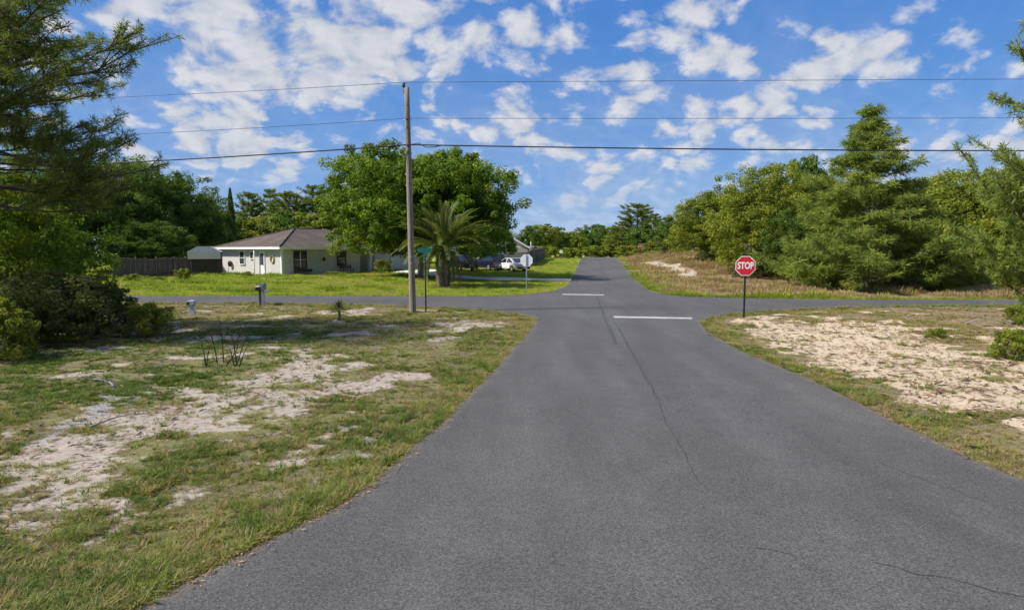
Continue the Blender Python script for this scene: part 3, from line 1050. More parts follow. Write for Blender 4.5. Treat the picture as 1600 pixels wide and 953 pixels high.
def broadleaf(H, Wd, lobes, nclump, per, leaf, mat, bark, seed, low=0.12, trunk_r=None, clump_r=(0.55, 1.0), lobe_r=(0.22, 0.34), stems=1):
    """a branching trunk and a lumpy crown of many leaf-sized faces; base at the origin"""
    rg = np.random.default_rng(seed)
    rx = Wd / 2
    C = []
    for i in range(lobes):
        a = 2 * math.pi * (i * 0.618 + rg.uniform(-0.08, 0.08))
        t = (i + 0.5) / lobes
        zc = H * (low + 0.10 + (0.80 - low) * t ** 0.85)
        wide = math.sin(math.pi * min(1, max(0.10, (zc / H - low * 0.2) * 0.88 + 0.10))) ** 0.75
        rr = rx * wide * rg.uniform(0.45, 0.80)
        lr = Wd * rg.uniform(*lobe_r) * (0.7 + 0.45 * wide)
        C.append((rr * math.cos(a), rr * math.sin(a), zc, lr))
    C.append((0, 0, H * 0.86, Wd * 0.17))
    C.append((rg.normal(0, .1), 0, H * 0.55, Wd * 0.3))
    C = np.array(C)
    M = nclump
    li = rg.choice(len(C), M, p=C[:, 3] ** 2 / (C[:, 3] ** 2).sum())
    d = unit(rg.normal(0, 1, (M, 3)))
    rr = np.where(rg.uniform(0, 1, M) < 0.82, rg.uniform(0.75, 1.08, M), rg.uniform(0.25, 0.75, M))[:, None]
    off = d * rr * C[li, 3:4]
    off[:, 2] *= 0.85
    cl = C[li, :3] + off
    ok = (cl[:, 2] > H * low) & (cl[:, 2] < H * 1.0)
    cl = cl[ok]
    crad = rg.uniform(*clump_r, len(cl))
    cl4 = np.concatenate([cl, crad[:, None]], 1)
    p, nrm, ci = crown_points(cl4, per, rg)
    ctint = rg.normal(0.45, 0.16, len(cl))
    tint = np.clip(ctint[ci] + rg.normal(0, 0.14, len(p)), 0, 1)
    me_c = poly_cloud('crown', leaf_quads(p, nrm, leaf, leaf * 0.62, rg, 0.12), tint, mat)
    tr = trunk_r or H * 0.028
    mb = MB()
    for s in range(stems):
        bx = np.array([rg.normal(0, 0.25), rg.normal(0, 0.25), 0]) if stems > 1 else np.zeros(3)
        fork = np.array([bx[0] * 2 + rg.normal(0, 0.2), bx[1] * 2 + rg.normal(0, 0.2), H * rg.uniform(0.26, 0.36)])
        r0 = tr / math.sqrt(stems)
        P = [bx + np.array([0, 0, -0.15]), bx + np.array([0, 0, 0.12 * H * 0.3]), (bx + fork) / 2 + rg.normal(0, 0.06, 3), fork]
        mb.tube(P, [r0 * 1.45, r0 * 1.05, r0 * 0.92, r0 * 0.8], 9, cap=False)
        for j in range(len(C)):
            if j % stems == s:
                e = C[j, :3]
                limb(mb, fork - np.array([0, 0, 0.1]), e, r0 * 0.5, r0 * 0.13, rg, 5, 0.05)
                near = np.argsort(((cl - e) ** 2).sum(1))[:9]
                for q in near[::2]:
                    limb(mb, e * 0.75 + fork * 0.25, cl[q], r0 * 0.17, r0 * 0.05, rg, 3, 0.03, 5)
    return me_c, mb.mesh('trunk', bark, fix=False), H, Wd


def needle_tufts(pos, ax, L, per, width, rg, spread=1.25):
    """bunches of needles fanning forward from pos along ax"""
    n = len(pos)
    ii = np.repeat(np.arange(n), per)
    d = unit(ax[ii] * rg.uniform(0.15, 1.2, (len(ii), 1)) + unit(rg.normal(0, 1, (len(ii), 3))) * spread)
    s = unit(np.cross(d, rg.normal(0, 1, d.shape)))
    l = L * rg.uniform(0.6, 1.15, (len(ii), 1))
    p = pos[ii] + ax[ii] * rg.uniform(-0.35, 0.1, (len(ii), 1)) * L
    droop = np.zeros_like(d); droop[:, 2] = -0.10
    mid = p + d * l * 0.55
    tip = p + (d + droop) * l
    w = width * 0.5
    return np.stack([p, mid + s * w, tip, mid - s * w], 1), ii


def pine(H, Wd, whorls, per_whorl, tufts, needles, nlen, nwid, mat, bark, seed, base=0.08, top_pow=0.8, rise=0.25, trunk_r=None, side=None, lean=0.0, flat=False, sub=5, belly=0.0):
    """straight trunk, whorls of branches that sweep up at the ends, needle tufts along their outer parts"""
    rg = np.random.default_rng(seed)
    tr = trunk_r or H * 0.018
    mb = MB()
    bend = lambda z: np.array([lean * z + 0.06 * math.sin(z * 0.7 + seed), 0.05 * math.sin(z * 0.5 + 1.3 * seed), 0])
    P = [np.array([0, 0, -0.15])] + [np.array([0, 0, z]) + bend(z) for z in np.linspace(0.05, H * 0.985, 14)]
    mb.tube(P, [tr * 1.3] + [tr * (1 - 0.93 * i / 13) + 0.008 for i in range(14)], 9, cap=False)
    TP, TA, TS = [], [], []
    for w in range(whorls):
        t = (w + 0.5) / whorls
        z = H * (base + (0.97 - base) * t) + rg.normal(0, 0.012 * H)
        if flat:
            prof = math.sin(math.pi * min(1.0, 0.22 + 0.78 * t)) ** 0.6
        else:
            prof = (1 - max(0, (t - belly) / (1 - belly))) ** top_pow * (0.75 + 0.25 * min(1, t * 6)) + 0.025
        ph = rg.uniform(0, 6.28)
        for b in range(per_whorl):
            a = ph + 2 * math.pi * b / per_whorl + rg.normal(0, 0.3)
            L = Wd / 2 * prof * rg.uniform(0.65, 1.15)
            if side is not None:
                L *= 1 + 0.35 * math.cos(a - side)
            o = np.array([0, 0, z]) + bend(z)
            dirh = np.array([math.cos(a), math.sin(a), 0])
            up = rise * rg.uniform(0.3, 1.4) + 0.42 * t ** 2
            pts = []
            for i in range(6):
                s = i / 5
                q = o + dirh * L * s + np.array([0, 0, L * (up * s * (0.35 + 0.65 * s) - 0.10 * math.sin(math.pi * s) * (1 - t))])
                if i: q = q + rg.normal(0, 0.02 * L, 3)
                pts.append(q)
            br = max(0.012, tr * 0.30 * (L / (Wd / 2)) + 0.006)
            mb.tube(pts, [br * (1 - 0.8 * i / 5) for i in range(6)], 5, cap=False)
            pts = np.array(pts)
            ns = max(2, int(sub * (0.4 + L / (Wd / 2))))
            for k in range(ns):
                s = rg.uniform(0.25, 0.98)
                i = min(4, int(s * 5)); f_ = s * 5 - i
                c = pts[i] * (1 - f_) + pts[i + 1] * f_
                ax = unit(pts[i + 1] - pts[i])
                sd = np.cross(ax, [0, 0, 1]) * rg.choice([-1, 1])
                v = unit(ax * 0.8 + sd * rg.uniform(0.4, 1.0) + np.array([0, 0, rg.uniform(-0.1, 0.5)]))
                l2 = L * 0.38 * (1.15 - s) + nlen * 0.9
                e = c + v * l2
                mb.tube([c, (c + e) / 2 + rg.normal(0, 0.02, 3), e], [br * 0.4, br * 0.3, br * 0.15 + 0.002], 4, cap=False)
                nt = max(1, int(tufts * l2 / 1.0))
                for q in range(nt):
                    s2 = 0.35 + 0.65 * (q + rg.uniform(0, 1)) / nt
                    TP.append(c + (e - c) * s2 + rg.normal(0, 0.05, 3)); TA.append(unit(v + np.array([0, 0, 0.35])))
            nt = max(2, int(tufts * L * 0.55))
            for q in range(nt):
                s = 0.45 + 0.57 * (q + rg.uniform(0, 1)) / nt
                s = min(s, 1.0)
                i = min(4, int(s * 5)); f_ = s * 5 - i
                TP.append(pts[i] * (1 - f_) + pts[i + 1] * f_ + rg.normal(0, 0.04, 3))
                TA.append(unit(pts[i + 1] - pts[i] + np.array([0, 0, 0.15])))
    for q in range(10):
        z = H * (0.90 + 0.01 * q)
        TP.append(np.array([0, 0, z]) + bend(z)); TA.append(np.array([0.0, 0, 1]))
    TP, TA = np.array(TP), np.array(TA)
    quads_, ii = needle_tufts(TP, TA, nlen, needles, nwid, rg)
    tt = rg.normal(0.45, 0.15, len(TP))
    tint = np.clip(tt[ii] + rg.normal(0, 0.12, len(ii)), 0, 1)
    return poly_cloud('crown', quads_, tint, mat), mb.mesh('trunk', bark, fix=False), H, Wd


def spire(H, Wd, n, leaf, mat, bark, seed):
    """narrow upright cypress"""
    rg = np.random.default_rng(seed)
    z = rg.uniform(0.03, 1, n)
    prof = np.where(z < 0.25, 0.7 + 0.3 * z / 0.25, (1 - (z - 0.25) / 0.75) ** 0.62)
    a = rg.uniform(0, 6.28, n)
    r = Wd / 2 * prof * rg.uniform(0.6, 1.08, n) * (0.9 + 0.2 * np.sin(a * 5 + z * 30))
    p = np.stack([r * np.cos(a), r * np.sin(a), z * H], 1)
    nrm = unit(np.stack([np.cos(a), np.sin(a), np.full(n, 0.3)], 1) + rg.normal(0, 0.4, (n, 3)))
    me_c = poly_cloud('crown', leaf_quads(p, nrm, leaf * 1.6, leaf * 0.6, rg), np.clip(rg.normal(0.35, 0.15, n), 0, 1), mat)
    mb = MB().tube([(0, 0, -0.1), (0, 0, H * 0.5), (0, 0, H * 0.93)], [0.16, 0.10, 0.02], 8, cap=False)
    return me_c, mb.mesh('trunk', bark, fix=False), H, Wd


PROTO = {
    'bigtree': broadleaf(12.0, 18.5, 34, 1600, 125, 0.24, LM['lush'], m_bark_grey, 11, 0.20, 0.42, (0.4, 0.95), (0.12, 0.23)),
    'oak_a': broadleaf(10.0, 9.0, 15, 620, 80, 0.20, LM['olive'], m_bark_grey, 21, 0.05, None, (0.4, 0.75), stems=2),
    'oak_b': broadleaf(10.0, 8.0, 14, 600, 80, 0.20, LM['olive'], m_bark_grey, 22, 0.05, None, (0.4, 0.75)),
    'deep_a': broadleaf(11.0, 10.0, 16, 680, 80, 0.21, LM['deep'], m_bark, 23, 0.04, None, (0.45, 0.85)),
    'deep_b': broadleaf(11.0, 8.5, 14, 600, 80, 0.21, LM['deep'], m_bark, 24, 0.05, None, (0.45, 0.8), stems=2),
    'far_a': broadleaf(9.0, 8.0, 10, 220, 60, 0.36, LM['deep'], m_bark, 25, 0.04, None, (0.5, 0.9)),
    'far_b': broadleaf(9.0, 7.0, 9, 200, 60, 0.36, LM['olive'], m_bark, 26, 0.04, None, (0.5, 0.9)),
    'pine_a': pine(12.0, 10.5, 23, 7, 3.6, 24, 0.42, 0.040, LM['pinelight'], m_bark, 36, 0.01, 1.15, 0.20, sub=8, belly=0.04),
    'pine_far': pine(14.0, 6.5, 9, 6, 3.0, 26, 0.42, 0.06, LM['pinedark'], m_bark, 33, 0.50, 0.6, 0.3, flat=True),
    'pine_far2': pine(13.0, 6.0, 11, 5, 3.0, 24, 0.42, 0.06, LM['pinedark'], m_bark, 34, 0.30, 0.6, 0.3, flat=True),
    'shrub_a': broadleaf(2.0, 2.8, 8, 150, 75, 0.10, LM['scrub'], m_bark, 41, 0.02, 0.04, (0.16, 0.32), (0.2, 0.3), stems=4),
    'shrub_b': broadleaf(1.6, 2.0, 7, 110, 70, 0.10, LM['olive'], m_bark, 42, 0.02, 0.03, (0.13, 0.28), (0.2, 0.3), stems=3),
    'near_oak': broadleaf(4.6, 4.6, 12, 330, 75, 0.115, LM['lush'], m_bark, 43, 0.06, 0.07, (0.22, 0.42), (0.18, 0.28), stems=3),
    'spire': spire(8.5, 1.3, 9000, 0.14, LM['deep'], m_bark, 51),
}


def tree(name, proto, px, depth, top_py, width_px, label, cat='tree', group=None, rz=None, base=None, crown=None):
    me_c, me_t, H, Wd = PROTO[proto]
    q = D(px, 400, depth)
    z0 = gz(q.x, q.y) if base is None else base
    ztop = D(px, top_py, depth).z
    sz = (ztop - z0) / H
    sx = width_px * depth / F / Wd if width_px else sz
    e = empty(name, (q.x, q.y, z0 - 0.03), rng.uniform(0, 6.28) if rz is None else rz, (sx, sx, sz))
    tag(e, label, cat, group)
    link('trunk', me_t, e)
    link('crown', me_c, e)
    return e


# the large spreading tree in front of the house
tree('shade_tree', 'bigtree', 660, 58, 238, 300, 'huge spreading shade tree towering over the house and palm', rz=0.6)
# trees beyond the cross street, right of the main road
RG = 'trees behind the stop sign'
tree('oak_tree', 'oak_a', 1188, 56, 259, 150, 'yellow-green oak with rounded top behind the stop sign', group=RG, rz=0.4)
tree('oak_tree', 'oak_b', 1112, 66, 300, 120, 'olive oak at road end of the right-hand wood, beside the sandy bank', group=RG, rz=1.4)
tree('oak_tree', 'far_a', 1258, 62, 250, 100, 'darker oak top between the yellow-green oak and the tall pine', group=RG, rz=2.0)
tree('pine_tree', 'pine_a', 1352, 43, 166, 345, 'tall bushy pine with boughs down to the dry grass across the street', group=RG, rz=1.0)
tree('oak_tree', 'oak_a', 1478, 54, 268, 190, 'olive oak filling the gap to the right of the tall pine', group=RG, rz=0.9)
tree('oak_tree', 'oak_b', 1580, 50, 275, 150, 'olive oak behind the bushy foreground pine by the right picture edge', group=RG, rz=3.0)
tree('oak_tree', 'deep_a', 1400, 64, 285, 170, 'shaded oak crown hidden mostly behind the tall pine', group=RG, rz=4.0)
tree('oak_tree', 'deep_b', 1622, 62, 262, 150, 'dark oak cut by the right picture edge, behind the olive oak and the bushy pine', group=RG, rz=5.0)
tree('oak_tree', 'deep_a', 1165, 80, 300, 120, 'dark tree top glimpsed behind the yellow-green oak', group=RG, rz=2.2)
tree('oak_tree', 'deep_b', 1310, 76, 300, 130, 'dark tree glimpsed between darker oak and tall pine', group=RG, rz=0.2)
tree('oak_tree', 'far_a', 1072, 84, 345, 75, 'low dark green tree on the crest of the sandy bank', group=RG, rz=1.0)
tree('oak_tree', 'deep_b', 1225, 52, 330, 80, 'low dark tree under the yellow-green oak', group=RG, rz=2.4)
for px, d, t, w, lb in ((1058, 90, 366, 60, 'bush on the bank crest nearest the far red sign'), (1092, 80, 362, 60, 'bush on the bank crest under the olive oak'), (1135, 72, 368, 60, 'bush in the shade behind the olive oak'), (1290, 46, 398, 60, 'low bush at the foot of the tall pine, nearer the stop sign'), (1425, 47, 395, 70, 'low bush at the foot of the tall pine, farther from the stop sign'),
                        (1180, 53, 392, 60, 'bush under the yellow-green oak above the stop sign'), (1520, 46, 385, 80, 'bush at the wood edge behind the watermark area'), (1115, 64, 385, 46, 'bush under the olive oak by the sandy bank')):
    lb = lb.replace('behind the watermark area', 'under the dark oak near the picture edge')
    tree('bush', 'shrub_a' if px < 1300 else 'shrub_b', px, d, t, w, lb, 'bush', 'bushes along the wood edge', rz=px * 0.01)
# far trees at the end of the road
FARS = [
    (995, 130, 318, 60, 'pine_far', 'tall flat-topped pine rising above the far end of the road'), (972, 125, 346, 46, 'pine_far2', 'lower pine just left of the tall flat-topped pine'),
    (1022, 118, 334, 44, 'pine_far2', 'pine just right of the tall flat-topped pine'), (1046, 112, 340, 46, 'far_a', 'dark broadleaf tree between the far pines and the bank'),
    (1010, 120, 352, 60, 'far_a', 'broadleaf tree under the tall flat-topped pine'), (985, 135, 362, 50, 'far_b', 'small olive tree under the far pines'),
    (958, 150, 368, 36, 'far_b', 'small tree right of the road where it vanishes'), (940, 175, 357, 40, 'far_a', 'tree directly at the road end'),
    (915, 170, 360, 40, 'far_a', 'tree left of the road where it vanishes'), (893, 160, 362, 40, 'far_b', 'olive tree behind the white far mailbox'),
    (868, 150, 356, 42, 'far_a', 'green tree right of the pale shed roof, second in the far row'), (846, 140, 352, 44, 'far_b', 'olive tree right of the pale shed roof, first in the far row'),
    (855, 185, 350, 36, 'pine_far2', 'thin pine above the far row left of the road'), (905, 200, 356, 34, 'pine_far2', 'thin far pine nearest the road end, left side'),
    (826, 130, 354, 40, 'far_a', 'tree behind the pale shed roof'), (930, 210, 352, 50, 'far_a', 'most distant rounded tree at the road end'), (965, 205, 354, 50, 'far_b', 'most distant olive tree right of the road end'),
]
for i, (px, d, t, w, pr, lb) in enumerate(FARS):
    tree('pine_tree' if pr.startswith('pine') else 'tree', pr, px, d, t, w, lb, group='far trees at the end of the road', rz=i * 1.3)
for i, (px, d, t, w, lb) in enumerate([(888, 112, 388, 40, 'low bush beside the far white mailbox'), (925, 150, 385, 44, 'low bush closing the road end, left half'), (955, 150, 386, 44, 'low bush closing the road end, right half'),
                          (985, 118, 384, 44, 'low bush left of the small red sign'), (1025, 104, 378, 50, 'low bush right of the small red sign'), (1050, 96, 384, 44, 'low bush on the bank crest'), (850, 112, 386, 40, 'low bush beside the dark far fence')]):
    tree('bush', 'shrub_b', px, d, t, w, lb, 'bush', 'bushes at the far end of the road', rz=i)
# trees left, behind the house and fence
LEFTS = [
    (205, 74, 248, 150, 'deep_a', 'oak_tree', 'dark oak behind the board fence, tallest of the left-hand trees'), (270, 79, 268, 130, 'deep_b', 'oak_tree', 'dark oak behind the fence between tallest oak and shed'),
    (318, 85, 303, 80, 'deep_a', 'oak_tree', 'dark oak standing behind the open shed'), (120, 68, 255, 170, 'deep_a', 'oak_tree', 'dark oak behind the foreground pine branches'),
    (30, 64, 260, 190, 'deep_b', 'oak_tree', 'dark oak mostly hidden by the foreground pine at the picture edge'),
    (232, 66, 345, 110, 'deep_b', 'oak_tree', 'low dark tree right behind the fence boards'),
    (330, 100, 308, 40, 'pine_far2', 'pine_tree', 'thin pine left of the cypress spire'), (392, 100, 300, 44, 'pine_far', 'pine_tree', 'thin pine just right of the cypress spire'),
    (425, 110, 296, 60, 'pine_far2', 'pine_tree', 'pine above the left slope of the house roof'), (455, 104, 300, 66, 'pine_far', 'pine_tree', 'pine above the ridge of the house roof'),
    (490, 108, 290, 66, 'pine_far2', 'pine_tree', 'pine above the right end of the ridge'), (520, 112, 292, 60, 'pine_far', 'pine_tree', 'pine touching the left side of the shade tree'),
    (350, 92, 335, 80, 'far_a', 'tree', 'bright green tree around the cypress foot'), (405, 94, 338, 80, 'far_b', 'tree', 'olive tree behind the left roof slope'),
    (445, 96, 332, 90, 'far_a', 'tree', 'green tree behind the roof ridge'), (500, 98, 335, 90, 'far_b', 'tree', 'olive tree behind the right roof slope'), (555, 100, 330, 100, 'far_a', 'tree', 'tree behind the shade tree, left side'),
    (740, 105, 345, 110, 'far_b', 'tree', 'tree behind the shade tree, right side'), (640, 104, 340, 120, 'far_a', 'tree', 'tree directly behind the shade tree'),
]
for i, (px, d, t, w, pr, nm, lb) in enumerate(LEFTS):
    tree(nm, pr, px, d, t, w, lb, group='trees behind the house and fence', rz=i * 0.9 + 0.3)
tree('cypress_tree', 'spire', 363, 78, 294, 19, 'narrow dark cypress spire beside the house roof', rz=0)

# foreground pine on the left, reaching into the picture
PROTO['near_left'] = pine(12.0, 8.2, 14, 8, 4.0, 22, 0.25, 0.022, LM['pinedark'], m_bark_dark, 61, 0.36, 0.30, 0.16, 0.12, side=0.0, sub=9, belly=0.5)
PROTO['near_right'] = pine(9.0, 6.0, 17, 8, 6.0, 22, 0.22, 0.023, LM['pinelight'], m_bark_dark, 62, 0.09, 0.55, 0.50, 0.10, side=3.1, sub=9, belly=0.15)


def tree_at(name, proto, x, y, H, Wd, label, cat='tree', group=None, rz=0.0):
    me_c, me_t, H0, W0 = PROTO[proto]
    e = empty(name, (x, y, gz(x, y) - 0.03), rz, (Wd / W0, Wd / W0, H / H0))
    tag(e, label, cat, group)
    link('trunk', me_t, e)
    link('crown', me_c, e)
    return e


tree_at('pine_tree', 'near_left', -16.0, 19.0, 11.0, 7.6, 'large dark pine overhanging the near lot at the left picture edge')
tree_at('pine_tree', 'near_right', 15.4, 16.5, 9.9, 5.3, 'bushy young pine with upright shoots at the right picture edge')
p = G(30, 512)
tree_at('oak_sapling', 'near_oak', p.x, p.y, 4.9, 5.0, 'leafy mid-green oak sapling under the foreground pine, above the scrub bushes', rz=0.7)
p = G(110, 492)
tree_at('oak_sapling', 'near_oak', p.x - 1.2, p.y, 4.4, 3.6, 'smaller leafy oak sapling behind the scrub bushes, nearer the cross street', rz=2.9)
# scrub below the foreground pine
for i, (pr, px, py, Hh, Ww, lb) in enumerate([
        ('shrub_a', 95, 528, 2.0, 3.6, 'big dark scrub bush below the foreground pine'), ('shrub_a', 20, 540, 1.7, 2.6, 'dark scrub bush at the left picture edge, beside the big one'),
        ('shrub_b', -10, 560, 1.5, 1.6, 'pale green leafy bush at the left picture edge, nearest the camera'), ('shrub_b', 232, 520, 1.05, 1.25, 'small grey-green bush between the big scrub bush and the utility pedestal'),
        ('shrub_a', 160, 515, 1.5, 2.2, 'dark scrub bush behind the big one, toward the cross street'), ('shrub_b', 30, 500, 2.6, 3.2, 'tall olive bush behind the scrub at the left edge'),
        ('shrub_b', 1464, 527, 0.32, 0.55, 'small green sprig growing alone in the right sand patch'), ('shrub_b', 1580, 560, 0.75, 0.9, 'small green bush under the bushy young pine at the right edge'), ('shrub_b', 1590, 505, 0.7, 0.9, 'small green bush behind the sand at the right edge')]):
    p = G(px, py)
    tree_at('bush', pr, p.x, p.y, Hh, Ww, lb, 'bush', 'scrub bushes on the near lots', rz=i * 1.1)
for i, (px, d, t, w, lb) in enumerate([(285, 50, 420, 22, 'round leafy shrub in front of the board fence'), (245, 49, 432, 26, 'low spreading shrub left of the round fence shrub'), (205, 49, 428, 26, 'low shrub at the left end of the board fence'),
                          (385, 57, 424, 20, 'small shrub below the house window on the sunlit wall'), (520, 60, 424, 30, 'shrub below the shaded front wall'), (597, 64, 406, 26, 'rounded green shrub by the porch posts'), (480, 60, 428, 20, 'small shrub below the planter window')]):
    tree('shrub', 'shrub_b', px, d, t, w, lb, 'shrub', 'garden shrubs round the house', rz=i * 0.7)

# ------------------------------------------------------------------ materials for built things
m_stucco = plain('stucco', (0.50, 0.485, 0.46), 0.9, var=0.06, scale=1.5, bump=0.3, grime=0.18)
m_white = plain('white_trim', (0.78, 0.77, 0.74), 0.55, var=0.05, scale=2, grime=0.12)
m_dark = plain('dark_frame', (0.035, 0.035, 0.04), 0.5, var=0.15)
m_dim = plain('porch_shade_awning', (0.30, 0.28, 0.25), 0.85, var=0.1, grime=0.3)  # porch wall colour darkened to imitate shade in the recess; awning shares it
m_door = plain('door_paint', (0.70, 0.70, 0.69), 0.5, var=0.05)
m_glass, T = new_mat('window_glass')
out_mat(T, principled(T, T.mix(T.noise(T.n('ShaderNodeTexCoord').outputs['Object'], 2.0), (0.02, 0.026, 0.034), (0.07, 0.085, 0.10)), 0.06, 0.0, spec=0.8))
m_fence = plain('fence_wood', (0.085, 0.070, 0.058), 0.9, var=0.4, scale=3, bump=0.6, stretch=(4, 4, 0.4))
m_fence_far = plain('fence_dark', (0.055, 0.062, 0.055), 0.85, var=0.3, scale=3, bump=0.5, stretch=(4, 4, 0.4))
m_roofmetal = plain('pale_metal_roof', (0.60, 0.58, 0.57), 0.5, var=0.08, grime=0.2)
m_cream = plain('cream_siding', (0.60, 0.52, 0.45), 0.8, var=0.06, grime=0.15)
m_steel = plain('galvanised_steel', (0.40, 0.41, 0.41), 0.45, 0.7, var=0.1, scale=6)
m_postdark = plain('green_post', (0.035, 0.055, 0.045), 0.55, 0.2, var=0.2, scale=6)
m_signred = plain('sign_red', (0.58, 0.015, 0.022), 0.4, var=0.05, scale=4)
m_signwhite = plain('sign_white', (0.82, 0.82, 0.82), 0.4, var=0.03)
m_signback = plain('sign_aluminium', (0.80, 0.80, 0.79), 0.55, 0.0, var=0.05, scale=5)
m_signteal = plain('sign_teal', (0.03, 0.30, 0.22), 0.4, var=0.05)
m_pole, T = new_mat('pole_wood')
v = T.n('ShaderNodeTexCoord').outputs['Object']
nz_ = T.noise(T.mapping(v, (9, 9, 0.45)), 3.0, 6, 0.65)
c_ = T.mix(T.smooth(nz_, 0.3, 0.7), (0.125, 0.100, 0.078), (0.32, 0.27, 0.215))
out_mat(T, principled(T, c_, 0.9, 0, nz_, 0.8, 0.03))
m_wire = plain('cable_black', (0.012, 0.012, 0.013), 0.5, var=0.1)
m_wiregrey = plain('wire_grey', (0.10, 0.10, 0.105), 0.45, 0.5, var=0.1)
m_insul = plain('insulator', (0.045, 0.035, 0.03), 0.3, var=0.1)
m_mailgrey = plain('mailbox_grey', (0.25, 0.26, 0.30), 0.45, 0.4, var=0.12, scale=8)
m_mailpost = plain('mailbox_post_lilac', (0.36, 0.35, 0.42), 0.7, var=0.12, scale=6)
m_mailwhite = plain('mailbox_white', (0.70, 0.70, 0.70), 0.5, var=0.06)
m_woodpost = plain('post_wood', (0.075, 0.05, 0.04), 0.85, var=0.3, scale=5, stretch=(3, 3, 0.4))
m_ped = plain('pedestal_plastic', (0.50, 0.50, 0.56), 0.55, var=0.08, scale=6, grime=0.25)
m_tyre = plain('tyre', (0.015, 0.015, 0.015), 0.8, var=0.2)
m_rim = plain('alloy', (0.55, 0.55, 0.56), 0.3, 0.8, var=0.05)
m_navy = plain('paint_navy', (0.012, 0.016, 0.040), 0.22, 0.2, var=0.04, coat=1.0, bump=0.0)
m_carwhite = plain('paint_white', (0.74, 0.74, 0.76), 0.25, 0.0, var=0.03, coat=1.0, bump=0.0)
m_maroon = plain('paint_maroon', (0.022, 0.016, 0.018), 0.25, 0.2, var=0.05, coat=1.0, bump=0.0)
m_carglass = plain('car_glass', (0.012, 0.016, 0.020), 0.05, 0.0, var=0.05, bump=0.0, spec=0.9)
m_tail = plain('tail_lamp', (0.45, 0.012, 0.012), 0.2, var=0.05, bump=0.0)
m_plate = plain('number_plate', (0.72, 0.72, 0.70), 0.5, var=0.04)
m_black = plain('black_plastic', (0.02, 0.02, 0.021), 0.6, var=0.1)
m_redbrown = plain('hose_red', (0.11, 0.04, 0.035), 0.7, var=0.2)
m_wreath = plain('wreath_straw', (0.30, 0.27, 0.10), 0.9, var=0.3)

# shingle roof: courses of shingles
m_shingle, T = new_mat('shingles')
v = T.n('ShaderNodeTexCoord').outputs['Object']
bk = T.n('ShaderNodeTexBrick')
T.put(bk.inputs['Vector'], T.mapping(v, (1, 1, 2.6)))
bk.inputs['Scale'].default_value = 3.2
T.put(bk.inputs['Color1'], (0.088, 0.072, 0.062))
T.put(bk.inputs['Color2'], (0.125, 0.104, 0.090))
T.put(bk.inputs['Mortar'], (0.06, 0.052, 0.047))
bk.inputs['Mortar Size'].default_value = 0.02
st = T.noise(v, 0.8, 5, 0.6)
c_ = T.mix(T.smooth(st, 0.4, 0.7), bk.outputs[0], (0.135, 0.108, 0.090))
out_mat(T, principled(T, c_, 0.95, 0, T.noise(v, 30, 3), 0.6, 0.02, 0.1))

# ------------------------------------------------------------------ the house
TH = R(36.4)
HC = Vector((-21.2, 59.0, 0))
HZ = gz(HC.x, HC.y)
house = empty('house', (HC.x, HC.y, HZ), math.atan2(math.cos(TH), math.sin(TH)))
tag(house, 'single-storey cream stucco house with brown hip roof and white fascia', 'house')
EV, RISE, WD = 2.52, 1.95, 11.2      # eave height, roof rise, width over the eaves
OV = 0.55


def hip(mb, x0, x1, y0, y1, ze, rise, th=0.0):
    s = (y1 - y0) / 2
    ym = (y0 + y1) / 2
    a, b = x0 + s, x1 - s
    if b < a + 0.4:
        a = b = (x0 + x1) / 2
        a -= 0.2; b += 0.2
    vs = [(x0, y0, ze), (x1, y0, ze), (x1, y1, ze), (x0, y1, ze), (a, ym, ze + rise), (b, ym, ze + rise)]
    mb.add(vs, [(0, 1, 5, 4), (1, 2, 5), (2, 3, 4, 5), (3, 0, 4), (3, 2, 1, 0)])
    return vs


mb = MB().span((0, 0, -0.4), (9.2, 10.1, EV - 0.02))
house_wall = mb.build('wall', m_stucco, house)
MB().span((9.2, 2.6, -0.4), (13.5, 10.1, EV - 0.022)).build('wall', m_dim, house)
mb = MB()
rv = hip(mb, -OV, 14.0, -OV, WD - OV, EV + 0.16, RISE)
roof = mb.build('roof', m_shingle, house)
# hip and ridge caps
mb = MB()
up = Vector((0, 0, 0.02))
for a, b in ((0, 4), (3, 4), (1, 5), (2, 5), (4, 5)):
    mb.tube([Vector(rv[a]) + up, Vector(rv[b]) + up], 0.075, 6)
mb.build('ridge_cap', m_shingle, roof)
# white fascia boards and soffit
mb = MB()
x0, x1, y0, y1 = -OV, 14.0, -OV, WD - OV
mb.span((x0 - 0.03, y0 - 0.03, EV - 0.04), (x1 + 0.03, y0, EV + 0.17)).span((x0 - 0.03, y1, EV - 0.04), (x1 + 0.03, y1 + 0.03, EV + 0.17))
mb.span((x0 - 0.03, y0, EV - 0.04), (x0, y1, EV + 0.17)).span((x1, y0, EV - 0.04), (x1 + 0.03, y1, EV + 0.17))
mb.build('fascia', m_white, roof)
MB().span((x0, y0, EV - 0.012), (x1, y1, EV + 0.005)).build('soffit', m_white, roof)
